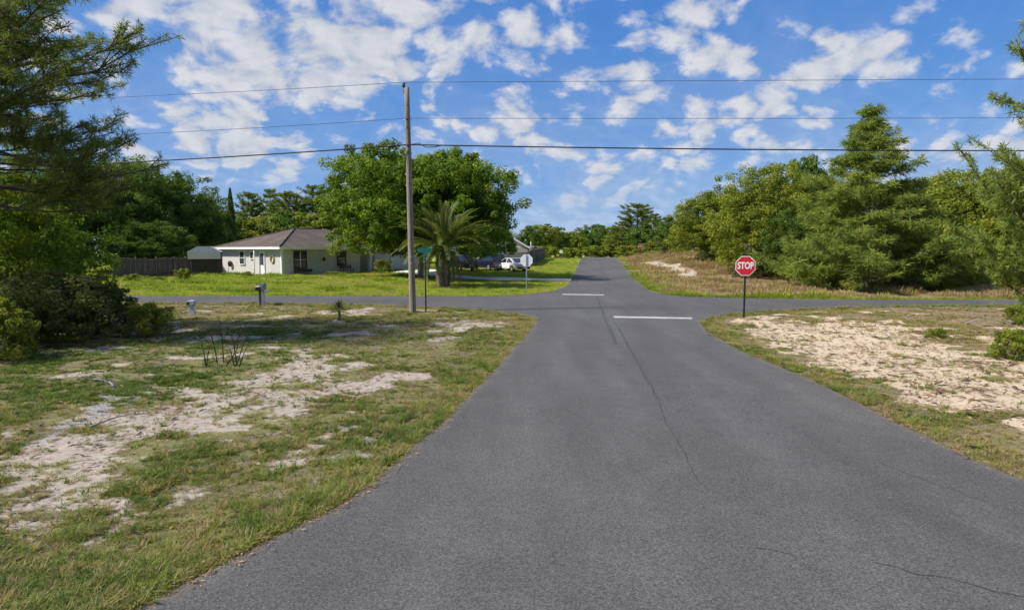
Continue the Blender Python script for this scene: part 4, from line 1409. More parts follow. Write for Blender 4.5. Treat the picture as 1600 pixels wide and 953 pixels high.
# second wing behind
MB().span((12.2, 3.2, -0.4), (22.0, 11.2, EV - 0.03)).build('wall', m_stucco, house)
mb = MB()
rv2 = hip(mb, 11.6, 22.6, 2.6, 11.8, EV + 0.14, 2.1)
wing_roof = mb.build('roof', m_shingle, house)
mb = MB()
mb.span((11.57, 2.57, EV - 0.05), (22.63, 2.6, EV + 0.15)).span((22.6, 2.6, EV - 0.05), (22.63, 11.8, EV + 0.15)).span((11.57, 2.6, EV - 0.05), (11.6, 11.8, EV + 0.15))
mb.build('fascia', m_white, wing_roof)
for cx_, cy_ in ((10.4, -0.15), (13.4, -0.15)):
    mb = MB().span((cx_ - 0.16, cy_ - 0.16, -0.3), (cx_ + 0.16, cy_ + 0.16, 2.1))
    mb.prism([(cx_ - 0.16, 2.1), (cx_ + 0.16, 2.1), (cx_ + 0.55, EV - 0.05), (cx_ - 0.6, EV - 0.05)], cy_ - 0.15, cy_ + 0.15, 'Y')
    mb.build('porch_post', m_stucco, house)


def yl(px):
    """local y on the sunlit end wall for a picture column"""
    k = (px - 800) / F
    u_ = (-math.cos(TH), math.sin(TH))
    return (k * HC.y - HC.x) / (u_[0] - k * u_[1])


def xl(px):
    k = (px - 800) / F
    v_ = (math.sin(TH), math.cos(TH))
    return (k * HC.y - HC.x) / (v_[0] - k * v_[1])


def window_end(y0, y1, z0, z1, mull=True):
    """window on the end wall (plane x = 0, facing -x)"""
    w = MB().span((-0.05, y0, z0), (0.0, y1, z1)).build('window', m_dark, house)
    fr = MB()
    t = 0.07
    fr.span((-0.09, y0 - t, z0 - t), (-0.002, y0, z1 + t)).span((-0.09, y1, z0 - t), (-0.002, y1 + t, z1 + t))
    fr.span((-0.09, y0, z1), (-0.002, y1, z1 + t)).span((-0.12, y0, z0 - t), (-0.002, y1, z0))
    fr.build('window_frame', m_white, w)
    zm = (z0 + z1) / 2
    for a, b in ((z0 + 0.03, zm - 0.02), (zm + 0.02, z1 - 0.03)):
        MB().span((-0.056, y0 + 0.04, a), (-0.051, y1 - 0.04, b)).build('pane', m_glass, w)
    MB().span((-0.075, y0, zm - 0.02), (-0.051, y1, zm + 0.02)).build('meeting_rail', m_white, w)


def window_front(x0, x1, z0, z1, cols=1, frame=m_dark):
    w = MB().span((x0, -0.05, z0), (x1, 0.0, z1)).build('window', m_dark, house)
    fr = MB()
    t = 0.08
    fr.span((x0 - t, -0.09, z0 - t), (x0, -0.002, z1 + t)).span((x1, -0.09, z0 - t), (x1 + t, -0.002, z1 + t))
    fr.span((x0, -0.09, z1), (x1, -0.002, z1 + t)).span((x0, -0.12, z0 - t), (x1, -0.002, z0))
    fr.build('window_frame', frame, w)
    zm = z0 + (z1 - z0) * 0.5
    for i in range(cols):
        a0 = x0 + (x1 - x0) * i / cols + 0.04
        a1 = x0 + (x1 - x0) * (i + 1) / cols - 0.04
        for b0, b1 in ((z0 + 0.03, zm - 0.025), (zm + 0.025, z1 - 0.03)):
            MB().span((a0, -0.057, b0), (a1, -0.051, b1)).build('pane', m_glass, w)
    mun = MB().span((x0, -0.075, zm - 0.022), (x1, -0.058, zm + 0.022))
    for i in range(1, cols):
        c = x0 + (x1 - x0) * i / cols
        mun.span((c - 0.035, -0.072, z0), (c + 0.035, -0.0585, z1))
    mun.build('muntin', m_white, w)
    return w


window_end(yl(383.5), yl(376.5), 1.05, 2.25)
window_end(yl(397.5), yl(393), 1.6, 2.2)
dr_ = MB().span((-0.06, yl(414.5), 0.05), (0.0, yl(407.5), 2.2)).build('door', m_door, house)
MB().span((-0.067, yl(413.6), 1.0), (-0.061, yl(408.4), 2.1)).build('pane', m_glass, dr_)
fr = MB()
for a in (yl(414.5) - 0.07, yl(407.5)):
    fr.span((-0.09, a, 0.0), (-0.002, a + 0.07, 2.27))
fr.span((-0.09, yl(414.5), 2.2), (-0.002, yl(407.5), 2.27)).build('door_frame', m_white, dr_)
MB().tube([(-0.10, yl(413.6), 0.98), (-0.06, yl(413.6), 0.98)], 0.035, 8).build('handle', m_rim, dr_)
window_front(xl(460.5), xl(478.5), 0.75, 2.25, 2)
window_front(xl(528), xl(540), 0.95, 2.2, 1)
MB().span((xl(458), -0.36, 0.36), (xl(485), -0.125, 0.60)).build('window_box', m_woodpost, house)
MB().span((-0.03, -0.03, -0.35), (0.14, 0.0, EV - 0.05)).span((-0.03, 0.0, -0.35), (0.0, 0.14, EV - 0.05)).build('corner_trim', m_white, house)
MB().tube([(-0.45, yl(405), -0.2), (-0.45, yl(405), EV - 0.03)], 0.05, 8).build('downspout', m_white, house)
# things hung on or set against the walls
def house_pt(x, y, z):
    return house.matrix_basis @ Vector((x, y, z))
bpy.context.view_layer.update()
wr = []
for i in range(19):
    t = 2 * math.pi * i / 18
    wr.append(house_pt(-0.07, yl(427) + 0.28 * math.cos(t), 1.55 + 0.33 * math.sin(t)))
mb = MB().tube(wr, 0.055, 6)
for i in range(18):
    mb.tube([wr[i], Vector(wr[i]) + Vector((random.uniform(-.09, .09), random.uniform(-.05, .02), random.uniform(-.1, .1)))], [0.03, 0.008], 4)
tag(mb.build('wreath', m_wreath), 'straw-coloured wreath hanging on the sunlit house wall', 'wreath')
hr = MB()
for k in range(4):
    hr.tube([house_pt(-0.10 - 0.05 * k, yl(362.5) + 0.20 * math.cos(t), 1.05 + 0.26 * math.sin(t)) for t in np.linspace(0, 2 * math.pi, 17)], 0.035, 6)
hr.tube([house_pt(0, yl(362.5), 1.15), house_pt(-0.30, yl(362.5), 1.15)], 0.07, 8)
hr.tube([house_pt(-0.2, yl(361.5), 0.85), house_pt(-0.25, yl(361.2), 0.45), house_pt(-0.3, yl(361.5), 0.05)], 0.025, 6)
tag(hr.build('hose_reel', m_redbrown), 'reddish coiled hose on the house wall at its shed end', 'hose reel')
lamp = MB().span((0, 0, 0), (0, 0, 0))
lamp = MB()
pl_ = xl(506)
for a, b in (((pl_ - .09, -0.2, 1.35), (pl_ + .09, -0.02, 1.6)), ((pl_ - .12, -0.23, 1.6), (pl_ + .12, 0.0, 1.64)), ((pl_ - .05, -0.16, 1.64), (pl_ + .05, -0.06, 1.72))):
    lamp.span(a, b)
lamp.build('wall_lamp', m_dark, house)
# bench / table clutter in front of the shaded wall
bn = empty('garden_bench', house_pt(xl(534), -0.9, gz(*house_pt(xl(534), -0.9, 0).to_2d()) - HZ), house.rotation_euler.z)
tag(bn, 'dark garden bench under the small shaded window', 'bench')
for zz_ in (0.42,):
    for k in range(4):
        MB().span((-0.7, -0.22 + k * 0.115, zz_), (0.7, -0.12 + k * 0.115, zz_ + 0.03)).build('slat', m_woodpost, bn)
for k in range(3):
    MB().span((-0.7, 0.25, 0.55 + k * 0.13), (0.7, 0.28, 0.65 + k * 0.13)).build('slat', m_woodpost, bn)
for sx in (-0.62, 0.62):
    MB().span((sx - 0.03, -0.22, -0.05), (sx + 0.03, -0.16, 0.62)).build('leg', m_dark, bn)
    MB().span((sx - 0.03, 0.20, -0.05), (sx + 0.03, 0.249, 0.95)).build('leg', m_dark, bn)

# ------------------------------------------------------------------ open shed left of the house
sp = D(321, 400, 59)
shed = empty('open_shed', (sp.x, sp.y, gz(sp.x, sp.y)), R(20), (0.78, 0.78, 1.0))
tag(shed, 'open-sided shed with pale sloping metal roof between fence and house', 'shed')
mb = MB()
prof = [(-1.7, 1.75), (1.75, 1.75), (1.75, 2.25), (0.6, 2.65), (-0.6, 2.65), (-1.7, 2.25)]
mb.prism([(-1.75, 2.25), (1.8, 2.25), (0.7, 2.75), (-0.65, 2.75)], -1.6, 1.6, 'Y')
mb.build('roof', m_roofmetal, shed)
MB().span((-1.7, -1.64, 1.62), (1.75, -1.6, 2.26)).build('fascia', m_cream, shed)
for a in (-1.55, 1.55):
    for b in (-1.45, 1.45):
        MB().span((a - 0.05, b - 0.05, -0.2), (a + 0.05, b + 0.05, 2.26)).build('post', m_woodpost, shed)
MB().span((-1.5, 1.40, -0.1), (1.5, 1.44, 2.2)).build('back_wall', m_fence, shed)
MB().box((0.6, -1.5, 0.9), (0.06, 0.06, 2.0), 0, 0, R(30)).build('brace', m_woodpost, shed)

# ------------------------------------------------------------------ board fence: a run of panels between posts
def fence(name, A, B, h, mat, label, panel=2.4, board=0.15):
    A, B = Vector(A), Vector(B)
    L = (B - A).length
    e = empty(name, (A.x, A.y, 0), math.atan2(B.y - A.y, B.x - A.x))
    tag(e, label, 'fence')
    n = max(1, round(L / panel))
    w = L / n
    r_ = random.Random(5)
    dirn = (B - A) / L
    bme = {}
    for i in range(n + 1):
        p = A + dirn * w * i
        z = gz(p.x, p.y)
        MB().span((w * i - 0.06, -0.06, z - 0.3), (w * i + 0.06, 0.06, z + h + 0.08)).build('post', mat, e)
    for i in range(n):
        c = A + dirn * (w * (i + 0.5))
        z = gz(c.x, c.y)
        for zz_ in (0.35, h - 0.3):
            MB().span((w * i + 0.062, 0.02, z + zz_), (w * (i + 1) - 0.062, 0.07, z + zz_ + 0.09)).build('rail', mat, e)
        nb_ = int((w - 0.14) / board)
        for k in range(nb_):
            key = r_.randrange(3)
            if key not in bme:
                bme[key] = MB().prism([(-0.068, 0.05), (0.068, 0.05), (0.068, h - 0.06 - 0.03 * key), (0.04, h - 0.03 * key), (-0.04, h - 0.03 * key), (-0.068, h - 0.06 - 0.03 * key)], -0.035, -0.012, 'Y').mesh('board', mat)
            link('board', bme[key], e, (w * i + 0.07 + (w - 0.14) * (k + 0.5) / nb_, 0, z + r_.uniform(-0.03, 0.03)), (0, R(r_.uniform(-1, 1)), 0))
    return e


fa, fb = D(178, 430, 51), D(348, 430, 66.5)
fence('board_fence', (fa.x, fa.y), (fb.x, fb.y), 1.75, m_fence, 'dark weathered board fence behind the left lawn')

# ------------------------------------------------------------------ neighbour's pale outbuilding and dark fence by the cars
nbp = D(800, 400, 88)
nh = empty('outbuilding', (nbp.x - 0.2, nbp.y, gz(nbp.x, nbp.y)), R(-4))
tag(nh, 'pale gabled outbuilding behind the parked cars', 'outbuilding')
zb = 0.0
MB().span((-2.3, 0, -0.3), (2.3, 6, 2.2)).build('wall', m_fence_far, nh)
MB().prism([(-2.3, 2.2), (2.3, 2.2), (0.3, 3.45), (-0.3, 3.45)], 0.0, 6, 'Y').build('gable', m_cream, nh)
rf = MB()
for s in (-1, 1):
    rf.prism([(s * 2.65, 2.05), (s * 2.65, 2.15), (s * 0.02, 3.68), (s * 0.02, 3.58)], -0.35, 6.3, 'Y')
rf.build('roof', m_roofmetal, nh)
MB().span((-2.5, -0.10, 1.55), (2.4, -0.005, 2.18)).build('awning', m_dim, nh)
MB().span((0.05, -0.03, 2.85), (0.45, -0.004, 3.1)).build('vent', m_dark, nh)
MB().span((-0.3, -0.05, 0.2), (0.8, -0.004, 1.5)).build('door', m_dark, nh)
fc, fd, fe = D(774, 410, 83), D(826, 410, 80), D(851, 400, 104)
fence('dark_fence', (fc.x, fc.y), (fd.x - 0.3, fd.y), 1.75, m_fence_far, 'low dark fence in front of the pale outbuilding', 2.2)
fence('dark_fence', (fd.x, fd.y), (fe.x, fe.y), 2.0, m_fence_far, 'dark fence running back beside the mown lawn strip', 2.4)
sp2 = D(838, 400, 94)
sh2 = empty('storage_shed', (sp2.x - 1.6, sp2.y + 3, gz(sp2.x, sp2.y)), R(-6))
tag(sh2, 'small flat-roofed shed behind the receding dark fence', 'shed')
MB().span((-1.2, 0, -0.3), (1.2, 2.4, 2.2)).build('wall', m_cream, sh2)
MB().span((-1.35, -0.15, 2.2), (1.35, 2.55, 2.32)).build('roof', m_roofmetal, sh2)
MB().tube([(0.8, 1, 2.3), (0.8, 1, 3.0)], 0.06, 8).build('vent_pipe', m_white, sh2)

# ------------------------------------------------------------------ cars
def car(name, loc, rz, L, Wc, H, belt, paint, label, suv=False, roof_sheen=None):
    """built nose toward +x; wheels on z = 0"""
    e = empty(name, loc, rz)
    tag(e, label, 'car', 'cars parked on the driveway')
    h = L / 2
    wr_ = 0.36 if suv else 0.33
    cl_ = 0.24
    ax = L * 0.295
    def arch(c):
        return [(c + 1.16 * wr_ * math.cos(t), wr_ + 1.12 * wr_ * math.sin(t)) for t in np.linspace(math.pi, 0, 9)]
    # side silhouette, clockwise along the sill with the wheel arches cut out
    low = [(-h + 0.05, cl_ + 0.12)] + [(a, max(b, cl_)) for a, b in arch(-ax)] + [(a, max(b, cl_)) for a, b in arch(ax)] + [(h - 0.06, cl_ + 0.08)]
    top = [(h, 0.55), (h - 0.03, belt * 0.78), (h - 0.25, belt * 0.90), (h * 0.42, belt), (-h + 0.15, belt + 0.04), (-h, belt * 0.86), (-h - 0.02, 0.5)]
    MB().prism(low + top, -Wc / 2, Wc / 2, 'Y').build('body', paint, e, bevel=0.05)
    # cabin, narrower toward the roof
    xf0, xf1 = h * 0.44, h * 0.08
    xb1, xb0 = (-h + 0.32, -h + 0.10) if suv else (-h * 0.42, -h * 0.80)
    wi, wt = Wc / 2 - 0.05, Wc / 2 - 0.22
    vs = []
    for (x_, z_, w_) in ((xb0, belt + 0.02, wi), (xf0, belt - 0.01, wi), (xf1, H - 0.04, wt), (xb1, H - 0.05, wt)):
        vs += [(x_, -w_, z_), (x_, w_, z_)]
    cb = MB().add(vs, [(0, 2, 4, 6), (1, 7, 5, 3), (0, 1, 3, 2), (2, 3, 5, 4), (4, 5, 7, 6), (6, 7, 1, 0)])
    cabin = cb.build('cabin', paint, e, bevel=0.06)
    rp_ = MB().add([(xb1 - 0.05, -wt + 0.02, H - 0.035), (xf1 + 0.02, -wt + 0.02, H - 0.025), (xf1 + 0.02, wt - 0.02, H - 0.025), (xb1 - 0.05, wt - 0.02, H - 0.035),
                    (xb1 + 0.06, -wt + 0.12, H), (xf1 - 0.15, -wt + 0.12, H), (xf1 - 0.15, wt - 0.12, H), (xb1 + 0.06, wt - 0.12, H)],
                   [(3, 2, 1, 0), (4, 5, 6, 7), (0, 1, 5, 4), (1, 2, 6, 5), (2, 3, 7, 6), (3, 0, 4, 7)])
    rp_.build('roof', roof_sheen or paint, e, bevel=0.02)
    # glass: quads set just proud of the cabin faces
    def pane(a, b, c, d, s=0.86, out=0.012, nm='window'):
        q = [Vector(p) for p in (a, b, c, d)]
        m_ = sum(q, Vector()) / 4
        nrm = (q[1] - q[0]).cross(q[2] - q[0]).normalized()
        if nrm.dot(m_ - Vector((0, 0, belt))) < 0:
            nrm = -nrm
        q = [m_ + (p - m_) * s + nrm * out for p in q]
        q2 = [p - nrm * 0.008 for p in q]
        MB().add(q + q2, [(0, 1, 2, 3), (7, 6, 5, 4), (0, 4, 5, 1), (1, 5, 6, 2), (2, 6, 7, 3), (3, 7, 4, 0)]).build(nm, m_carglass, e)
    V = [Vector(p) for p in vs]
    pane(V[2], V[3], V[5], V[4], 0.88, nm='windscreen')
    pane(V[0], V[1], V[7], V[6], 0.84, nm='rear_window')
    for k in (0, 1):
        A_, B_, C_, D_ = V[0 + k], V[2 + k], V[4 + k], V[6 + k]
        cuts = (0.05, 0.36, 0.68, 0.97) if suv else (0.10, 0.52, 0.95)
        for c0, c1 in zip(cuts[:-1], cuts[1:]):
            pane(A_.lerp(B_, c0), A_.lerp(B_, c1), D_.lerp(C_, c1), D_.lerp(C_, c0), 0.86)
    for sx in (-ax, ax):
        for sy in (-1, 1):
            yc = sy * (Wc / 2 - 0.12)
            w = MB()
            w.tube([(sx, yc - 0.11, wr_), (sx, yc - 0.085, wr_), (sx, yc + 0.085, wr_), (sx, yc + 0.11, wr_)], [wr_ * 0.92, wr_, wr_, wr_ * 0.92], 20)
            wo = w.build('wheel', m_tyre, e)
            r_ = MB()
            yo = yc + sy * 0.112
            r_.tube([(sx, yo - sy * 0.01, wr_), (sx, yo + sy * 0.004, wr_)], [wr_ * 0.66, wr_ * 0.60], 16)
            for k in range(5):
                t = 2 * math.pi * k / 5
                r_.box((sx + 0.12 * math.cos(t), yo + sy * 0.008, wr_ + 0.12 * math.sin(t)), (0.22, 0.014, 0.045), 0, 0, -t)
            r_.build('rim', m_rim, wo)
    for sy in (-1, 1):
        yy_ = sy * (Wc / 2 - 0.16)
        if suv:
            MB().span((-h - 0.035, yy_ - 0.10, belt * 0.72), (-h + 0.02, yy_ + 0.10, belt * 0.98)).build('tail_lamp', m_tail, e, bevel=0.015)
        else:
            MB().span((-h - 0.03, yy_ - 0.22, belt * 0.70), (-h + 0.02, yy_ + 0.13, belt * 0.80)).build('tail_lamp', m_tail, e, bevel=0.015)
        MB().span((h - 0.07, yy_ - 0.17, belt * 0.62), (h + 0.012, yy_ + 0.10, belt * 0.76)).build('headlight', m_carglass, e, bevel=0.015)
        MB().span((h * 0.36, sy * (Wc / 2 + 0.02) - 0.06, belt + 0.02), (h * 0.46, sy * (Wc / 2 + 0.02) + 0.06, belt + 0.15)).build('wing_mirror', paint, e, bevel=0.02)
        for dxh in ((-0.05, 0.95) if suv else (0.15,)):
            MB().span((-dxh, sy * (Wc / 2) - 0.012, belt * 0.86), (-dxh + 0.20, sy * (Wc / 2) + 0.03, belt * 0.90)).build('door_handle', m_black, e)
    MB().span((-h - 0.06, -Wc / 2 + 0.12, 0.30), (-h + 0.02, Wc / 2 - 0.12, 0.52)).build('bumper', m_black if not suv else paint, e, bevel=0.03)
    if not suv:
        MB().span((-h - 0.028, -Wc / 2 + 0.40, belt * 0.71), (-h + 0.01, Wc / 2 - 0.40, belt * 0.79)).build('trim_band', m_black, e)
    MB().span((-h - 0.066, -0.20, 0.36 if not suv else 0.56), (-h - 0.058 if not suv else -h + 0.01, 0.20, 0.47 if not suv else 0.70)).build('number_plate', m_plate, e)
    return e


c1 = D(777, 430, 70)
car('parked_car', (c1.x - 1.0, c1.y + 1.2, gz(c1.x, c1.y) + 0.052), math.atan2(0.83, -0.56), 4.7, 1.9, 1.85, 1.08, m_navy, 'dark navy car parked beside the palm, tail toward the road', True, m_carwhite)  # white roof colour stands in for sky reflected on navy paint
c2 = D(806, 430, 68.0)
car('parked_car', (c2.x - 0.55, c2.y + 1.5, gz(c2.x, c2.y) + 0.03), math.atan2(0.80, -0.60), 4.6, 1.85, 1.46, 0.92, m_carwhite, 'white car parked at the edge of the mown lawn')
c3 = D(717, 430, 69)
car('parked_car', (c3.x, c3.y + 1.0, gz(c3.x, c3.y) + 0.052), math.atan2(0.80, -0.60), 4.6, 1.85, 1.75, 1.02, m_maroon, 'black car half hidden behind the palm trunk', True)

# ------------------------------------------------------------------ palm in front of the shade tree
pp_ = D(694, 440, 45.5)
palm = empty('date_palm', (pp_.x, pp_.y, gz(pp_.x, pp_.y)), 0, (0.92, 0.92, 0.88))
tag(palm, 'stout date palm with arching fronds on the lawn corner', 'palm')
rg = np.random.default_rng(77)
mb = MB().tube([(0, 0, -0.2), (0, 0, 0.2), (0, 0, 1.0), (0, 0, 2.3), (0, 0, 3.1)], [0.50, 0.42, 0.38, 0.40, 0.28], 14)
for k in range(110):          # cut frond bases
    a = k * 2.399
    z_ = 0.1 + 2.8 * k / 110
    d = Vector((math.cos(a), math.sin(a), 0))
    mb.tube([d * 0.34 + Vector((0, 0, z_)), d * 0.49 + Vector((0, 0, z_ + 0.16))], [0.085, 0.05], 5)
mb.build('trunk', m_bark, palm)
kinds = [(26, 4.0, 1.32, 0.10, 'frond', 'palm'), (36, 4.2, 0.95, 0.22, 'frond', 'palm'), (32, 4.0, 0.50, 0.42, 'frond', 'palm'), (16, 3.4, 0.0, 0.70, 'frond', 'palm'), (12, 3.2, -0.45, 0.95, 'dead_frond', 'dead')]
for cnt, Lf, el, droop, nm, mk in kinds:
    for k in range(cnt):
        a = k * 2.399 + rg.normal(0, 0.2) + el
        e0 = el + rg.normal(0, 0.14)
        Lk = Lf * rg.uniform(0.85, 1.12)
        pts_ = []
        p = np.array([0.15 * math.cos(a), 0.15 * math.sin(a), 3.0])
        ang = e0
        for s in range(13):
            pts_.append(p.copy())
            p = p + np.array([math.cos(a) * math.cos(ang), math.sin(a) * math.cos(ang), math.sin(ang)]) * Lk / 12
            ang -= (droop + 0.9 * s / 12) * 0.135
            ang = max(ang, -1.45)
        pts_ = np.array(pts_)
        nl = 46 if mk == 'palm' else 26
        s = np.repeat(np.linspace(0.14, 1.0, nl), 2)
        sg = np.tile([-1.0, 1.0], nl)
        f_ = s * 12
        i0 = np.clip(f_.astype(int), 0, 11)
        fr_ = (f_ - i0)[:, None]
        c = pts_[i0] * (1 - fr_) + pts_[i0 + 1] * fr_
        ax_ = unit(pts_[i0 + 1] - pts_[i0])
        sd = unit(np.cross(ax_, np.array([0, 0, 1.0])))
        upv = np.cross(sd, ax_)
        ll = (0.50 if mk == 'palm' else 0.30) * np.sin(np.pi * np.clip(s * 0.86 + 0.10, 0, 1)) ** 0.6
        dv = unit(ax_ * 0.75 + sd * sg[:, None] * 0.75 + upv * 0.30 + rg.normal(0, 0.08, c.shape))
        tip = c + dv * ll[:, None] + np.array([0, 0, -0.06])
        wv = unit(np.cross(dv, upv)) * 0.030
        mid = c + dv * ll[:, None] * 0.45
        Pq = np.stack([c, mid + wv, tip, mid - wv], 1)
        # midrib as flat quads
        rib = np.array([[pts_[i] + sd[0] * 0.022, pts_[i + 1] + sd[0] * 0.018, pts_[i + 1] - sd[0] * 0.018, pts_[i] - sd[0] * 0.022] for i in range(12)])
        al = np.concatenate([Pq, rib])
        tn = np.concatenate([np.clip(rg.normal(0.42, 0.13, len(Pq)), 0, 0.9), np.full(12, 0.95)])
        link(nm, poly_cloud(nm, al, tn, LM[mk]), palm)

# small palm seedling on the near lot
sp_ = G(530, 499)
seed = empty('palm_seedling', (sp_.x, sp_.y, gz(sp_.x, sp_.y)), 0, (1.35, 1.35, 1.3))
tag(seed, 'small lone palm seedling on the near lot left of the utility pole', 'palm')
MB().tube([(0, 0, -0.05), (0.01, 0, 0.15), (0, 0, 0.32)], [0.05, 0.04, 0.03], 8).build('trunk', m_bark, seed)
Pq = []
for k in range(46):
    a = k * 2.399
    el = 1.35 - 1.5 * (k / 46)
    b = np.array([0, 0, 0.26 + 0.1 * (1 - k / 46)])
    d = np.array([math.cos(a) * math.cos(el), math.sin(a) * math.cos(el), math.sin(el)])
    s = np.array([-math.sin(a), math.cos(a), 0]) * 0.022
    l = rg.uniform(0.26, 0.42)
    Pq.append([b, b + d * l * 0.5 + s, b + d * l + np.array([0, 0, -0.03]), b + d * l * 0.5 - s])
link('crown', poly_cloud('crown', np.array(Pq), rg.uniform(0.1, 0.6, 46), LM['palm']), seed)

# ------------------------------------------------------------------ utility pole and its lines
pb = G(645, 488)
pole = empty('utility_pole', (pb.x, pb.y, gz(pb.x, pb.y)))
tag(pole, 'tall weathered wooden utility pole on the grass at the street corner', 'utility pole')
pt = D(635.5, 137, pb.y) - Vector((pb.x, pb.y, pole.location.z))
lerp = lambda t: Vector((pt.x * t, 0, pt.z * t))
mb = MB().tube([(0, 0, -0.3)] + [lerp(t) for t in (0.0, 0.15, 0.35, 0.55, 0.75, 0.9, 1.0)], [0.148, 0.145, 0.138, 0.130, 0.122, 0.114, 0.107, 0.102], 16)
mb.build('shaft', m_pole, pole)
tp = lerp(1.0)
MB().tube([tp + Vector((-0.10, -0.02, -0.25)), tp + Vector((-0.12, -0.02, 0.02))], 0.018, 6).tube([tp + Vector((-0.12, -0.02, 0.0)), tp + Vector((-0.12, -0.02, 0.05)), tp + Vector((-0.12, -0.02, 0.09)), tp + Vector((-0.12, -0.02, 0.15)), tp + Vector((-0.12, -0.02, 0.19))], [0.05, 0.075, 0.05, 0.07, 0.04], 10).build('insulator', m_insul, pole)
W_Y = {}
for nm, py_ in (('top', 133), ('mid', 188), ('low', 229)):
    W_Y[nm] = D(640, py_, pb.y).z - pole.location.z
for nm in ('mid', 'low'):
    t = W_Y[nm] / pt.z
    c = lerp(t)
    MB().tube([c + Vector((0, 0.1, 0)), c + Vector((0, -0.22, 0))], 0.014, 6).tube([c + Vector((-0.05, -0.20, 0)), c + Vector((0.05, -0.20, 0))], 0.035, 8).build('clamp', m_insul, pole)
gw = [lerp(t) + Vector((0.03, -0.150 + 0.045 * t, 0)) for t in np.linspace(0.0, 0.93, 12)]
MB().tube(gw, 0.007, 5).build('ground_wire', m_insul, pole)
for t_ in (0.86, 0.62, 0.57):
    c = lerp(t_)
    MB().tube([c + Vector((-0.16, -0.02, 0)), c + Vector((0.16, -0.02, 0))], 0.014, 6).build('bolt', m_steel, pole)
for zz_ in (2.1, 2.35):
    MB().box((pt.x * zz_ / pt.z, -0.152, zz_), (0.10, 0.012, 0.06)).build('pole_tag', m_steel, pole)


def line(name, label, start, slopes, r, mat):
    """a cable hanging left and right of the pole; slopes: (metres to next pole, drop-off at the pole, end height change)"""
    L, sl, Rr, sr = slopes
    P = []
    for i in range(30, 0, -1):
        s = L * i / 30
        P.append(start + Vector((-s, 0.04 * s, -sl * s + sl * s * s / L)))
    P.append(start)
    for i in range(1, 31):
        s = Rr * i / 30
        P.append(start + Vector((s, -0.02 * s, -sr * s + sr * s * s / Rr)))
    return tag(MB().tube(P, r, 6).build(name, mat), label, 'cable', 'cables on the utility pole')


o_ = Vector((pb.x, pb.y, pole.location.z))
line('power_line', 'thin topmost power line running across the sky', o_ + tp + Vector((-0.12, -0.02, 0.20)), (60, 0.050, 60, 0.0), 0.009, m_wiregrey)
line('power_line', 'thin middle power line below the topmost one', o_ + lerp(W_Y['mid'] / pt.z) + Vector((0, -0.2, 0.035)), (60, 0.060, 60, 0.006), 0.009, m_wiregrey)
lo = o_ + lerp(W_Y['low'] / pt.z) + Vector((0, -0.2, 0.036))
line('telephone_cable', 'thick black lowest cable strung on the utility pole', lo, (60, 0.068, 60, 0.022), 0.026, m_wire)
# splice case and slack loop on the cable
sc_o = tag(MB().tube([lo + Vector((-0.85, 0.03, -0.06)), lo + Vector((-0.80, 0.03, -0.06)), lo + Vector((-0.52, 0.02, -0.045)), lo + Vector((-0.47, 0.02, -0.04))], [0.02, 0.05, 0.05, 0.02], 10).tube([lo + Vector((0.2, 0, 0.02)), lo + Vector((0.45, 0.03, 0.07)), lo + Vector((0.75, 0.03, -0.10)), lo + Vector((1.1, 0.03, -0.09)), lo + Vector((1.4, 0, -0.03))], 0.016, 6).build('splice_case', m_wire),
           'black splice case with slack loop on the thick cable beside the pole', 'splice case')

# ------------------------------------------------------------------ road signs
def octagon(r, k=math.pi / 8):
    return [(r * math.cos(k + i * math.pi / 4), r * math.sin(k + i * math.pi / 4)) for i in range(8)]


def letters(text, size, mat, name='lettering', bold=0.018, sx=0.78):
    cu = bpy.data.curves.new(name, 'FONT')
    cu.body = text
    cu.align_x = 'CENTER'
    cu.align_y = 'CENTER'
    cu.size = size
    cu.offset = bold * size
    cu.extrude = 0.0012
    cu.space_character = 1.02
    ob = bpy.data.objects.new(name, cu)
    COL.objects.link(ob)
    bpy.context.view_layer.update()
    me = bpy.data.meshes.new_from_object(ob.evaluated_get(bpy.context.evaluated_depsgraph_get()))
    bpy.data.objects.remove(ob)
    me.materials.clear()
    me.materials.append(mat)
    me.transform(Matrix.Rotation(math.pi / 2, 4, 'X') @ Matrix.Diagonal((sx, 1, 1, 1)))
    return me


def stop_sign(name, loc, rz, height, label, lean=0.0, face=True):
    e = empty(name, loc, rz)
    e.rotation_euler = (0, lean, rz)
    tag(e, label, 'sign')
    # U-channel post
    po = MB()
    po.span((-0.032, 0.0, -0.3), (0.032, 0.006, height + 0.36))
    po.span((-0.036, -0.028, -0.3), (-0.031, 0.0, height + 0.36)).span((0.031, -0.028, -0.3), (0.036, 0.0, height + 0.36))
    po.build('post', m_postdark if face else m_steel, e)
    c = height
    yy_ = -0.031
    plate = MB().prism([(a, b + c) for a, b in octagon(0.412)], yy_ - 0.003, yy_, 'Y').build('plate', m_signback, e)
    MB().prism([(a, b + c) for a, b in octagon(0.408)], yy_ - 0.0055, yy_ - 0.0035, 'Y').build('border', m_signwhite, plate)
    MB().prism([(a, b + c) for a, b in octagon(0.382)], yy_ - 0.0085, yy_ - 0.006, 'Y').build('face', m_signred, plate)
    link('lettering', letters('STOP', 0.36, m_signwhite, bold=0.035, sx=0.70), plate, (0, yy_ - 0.0105, c))
    for dz in (-0.25, 0.25):
        MB().tube([(0, yy_ - 0.014, c + dz), (0, 0.02, c + dz)], 0.010, 8).build('bolt', m_steel, e)
    return e


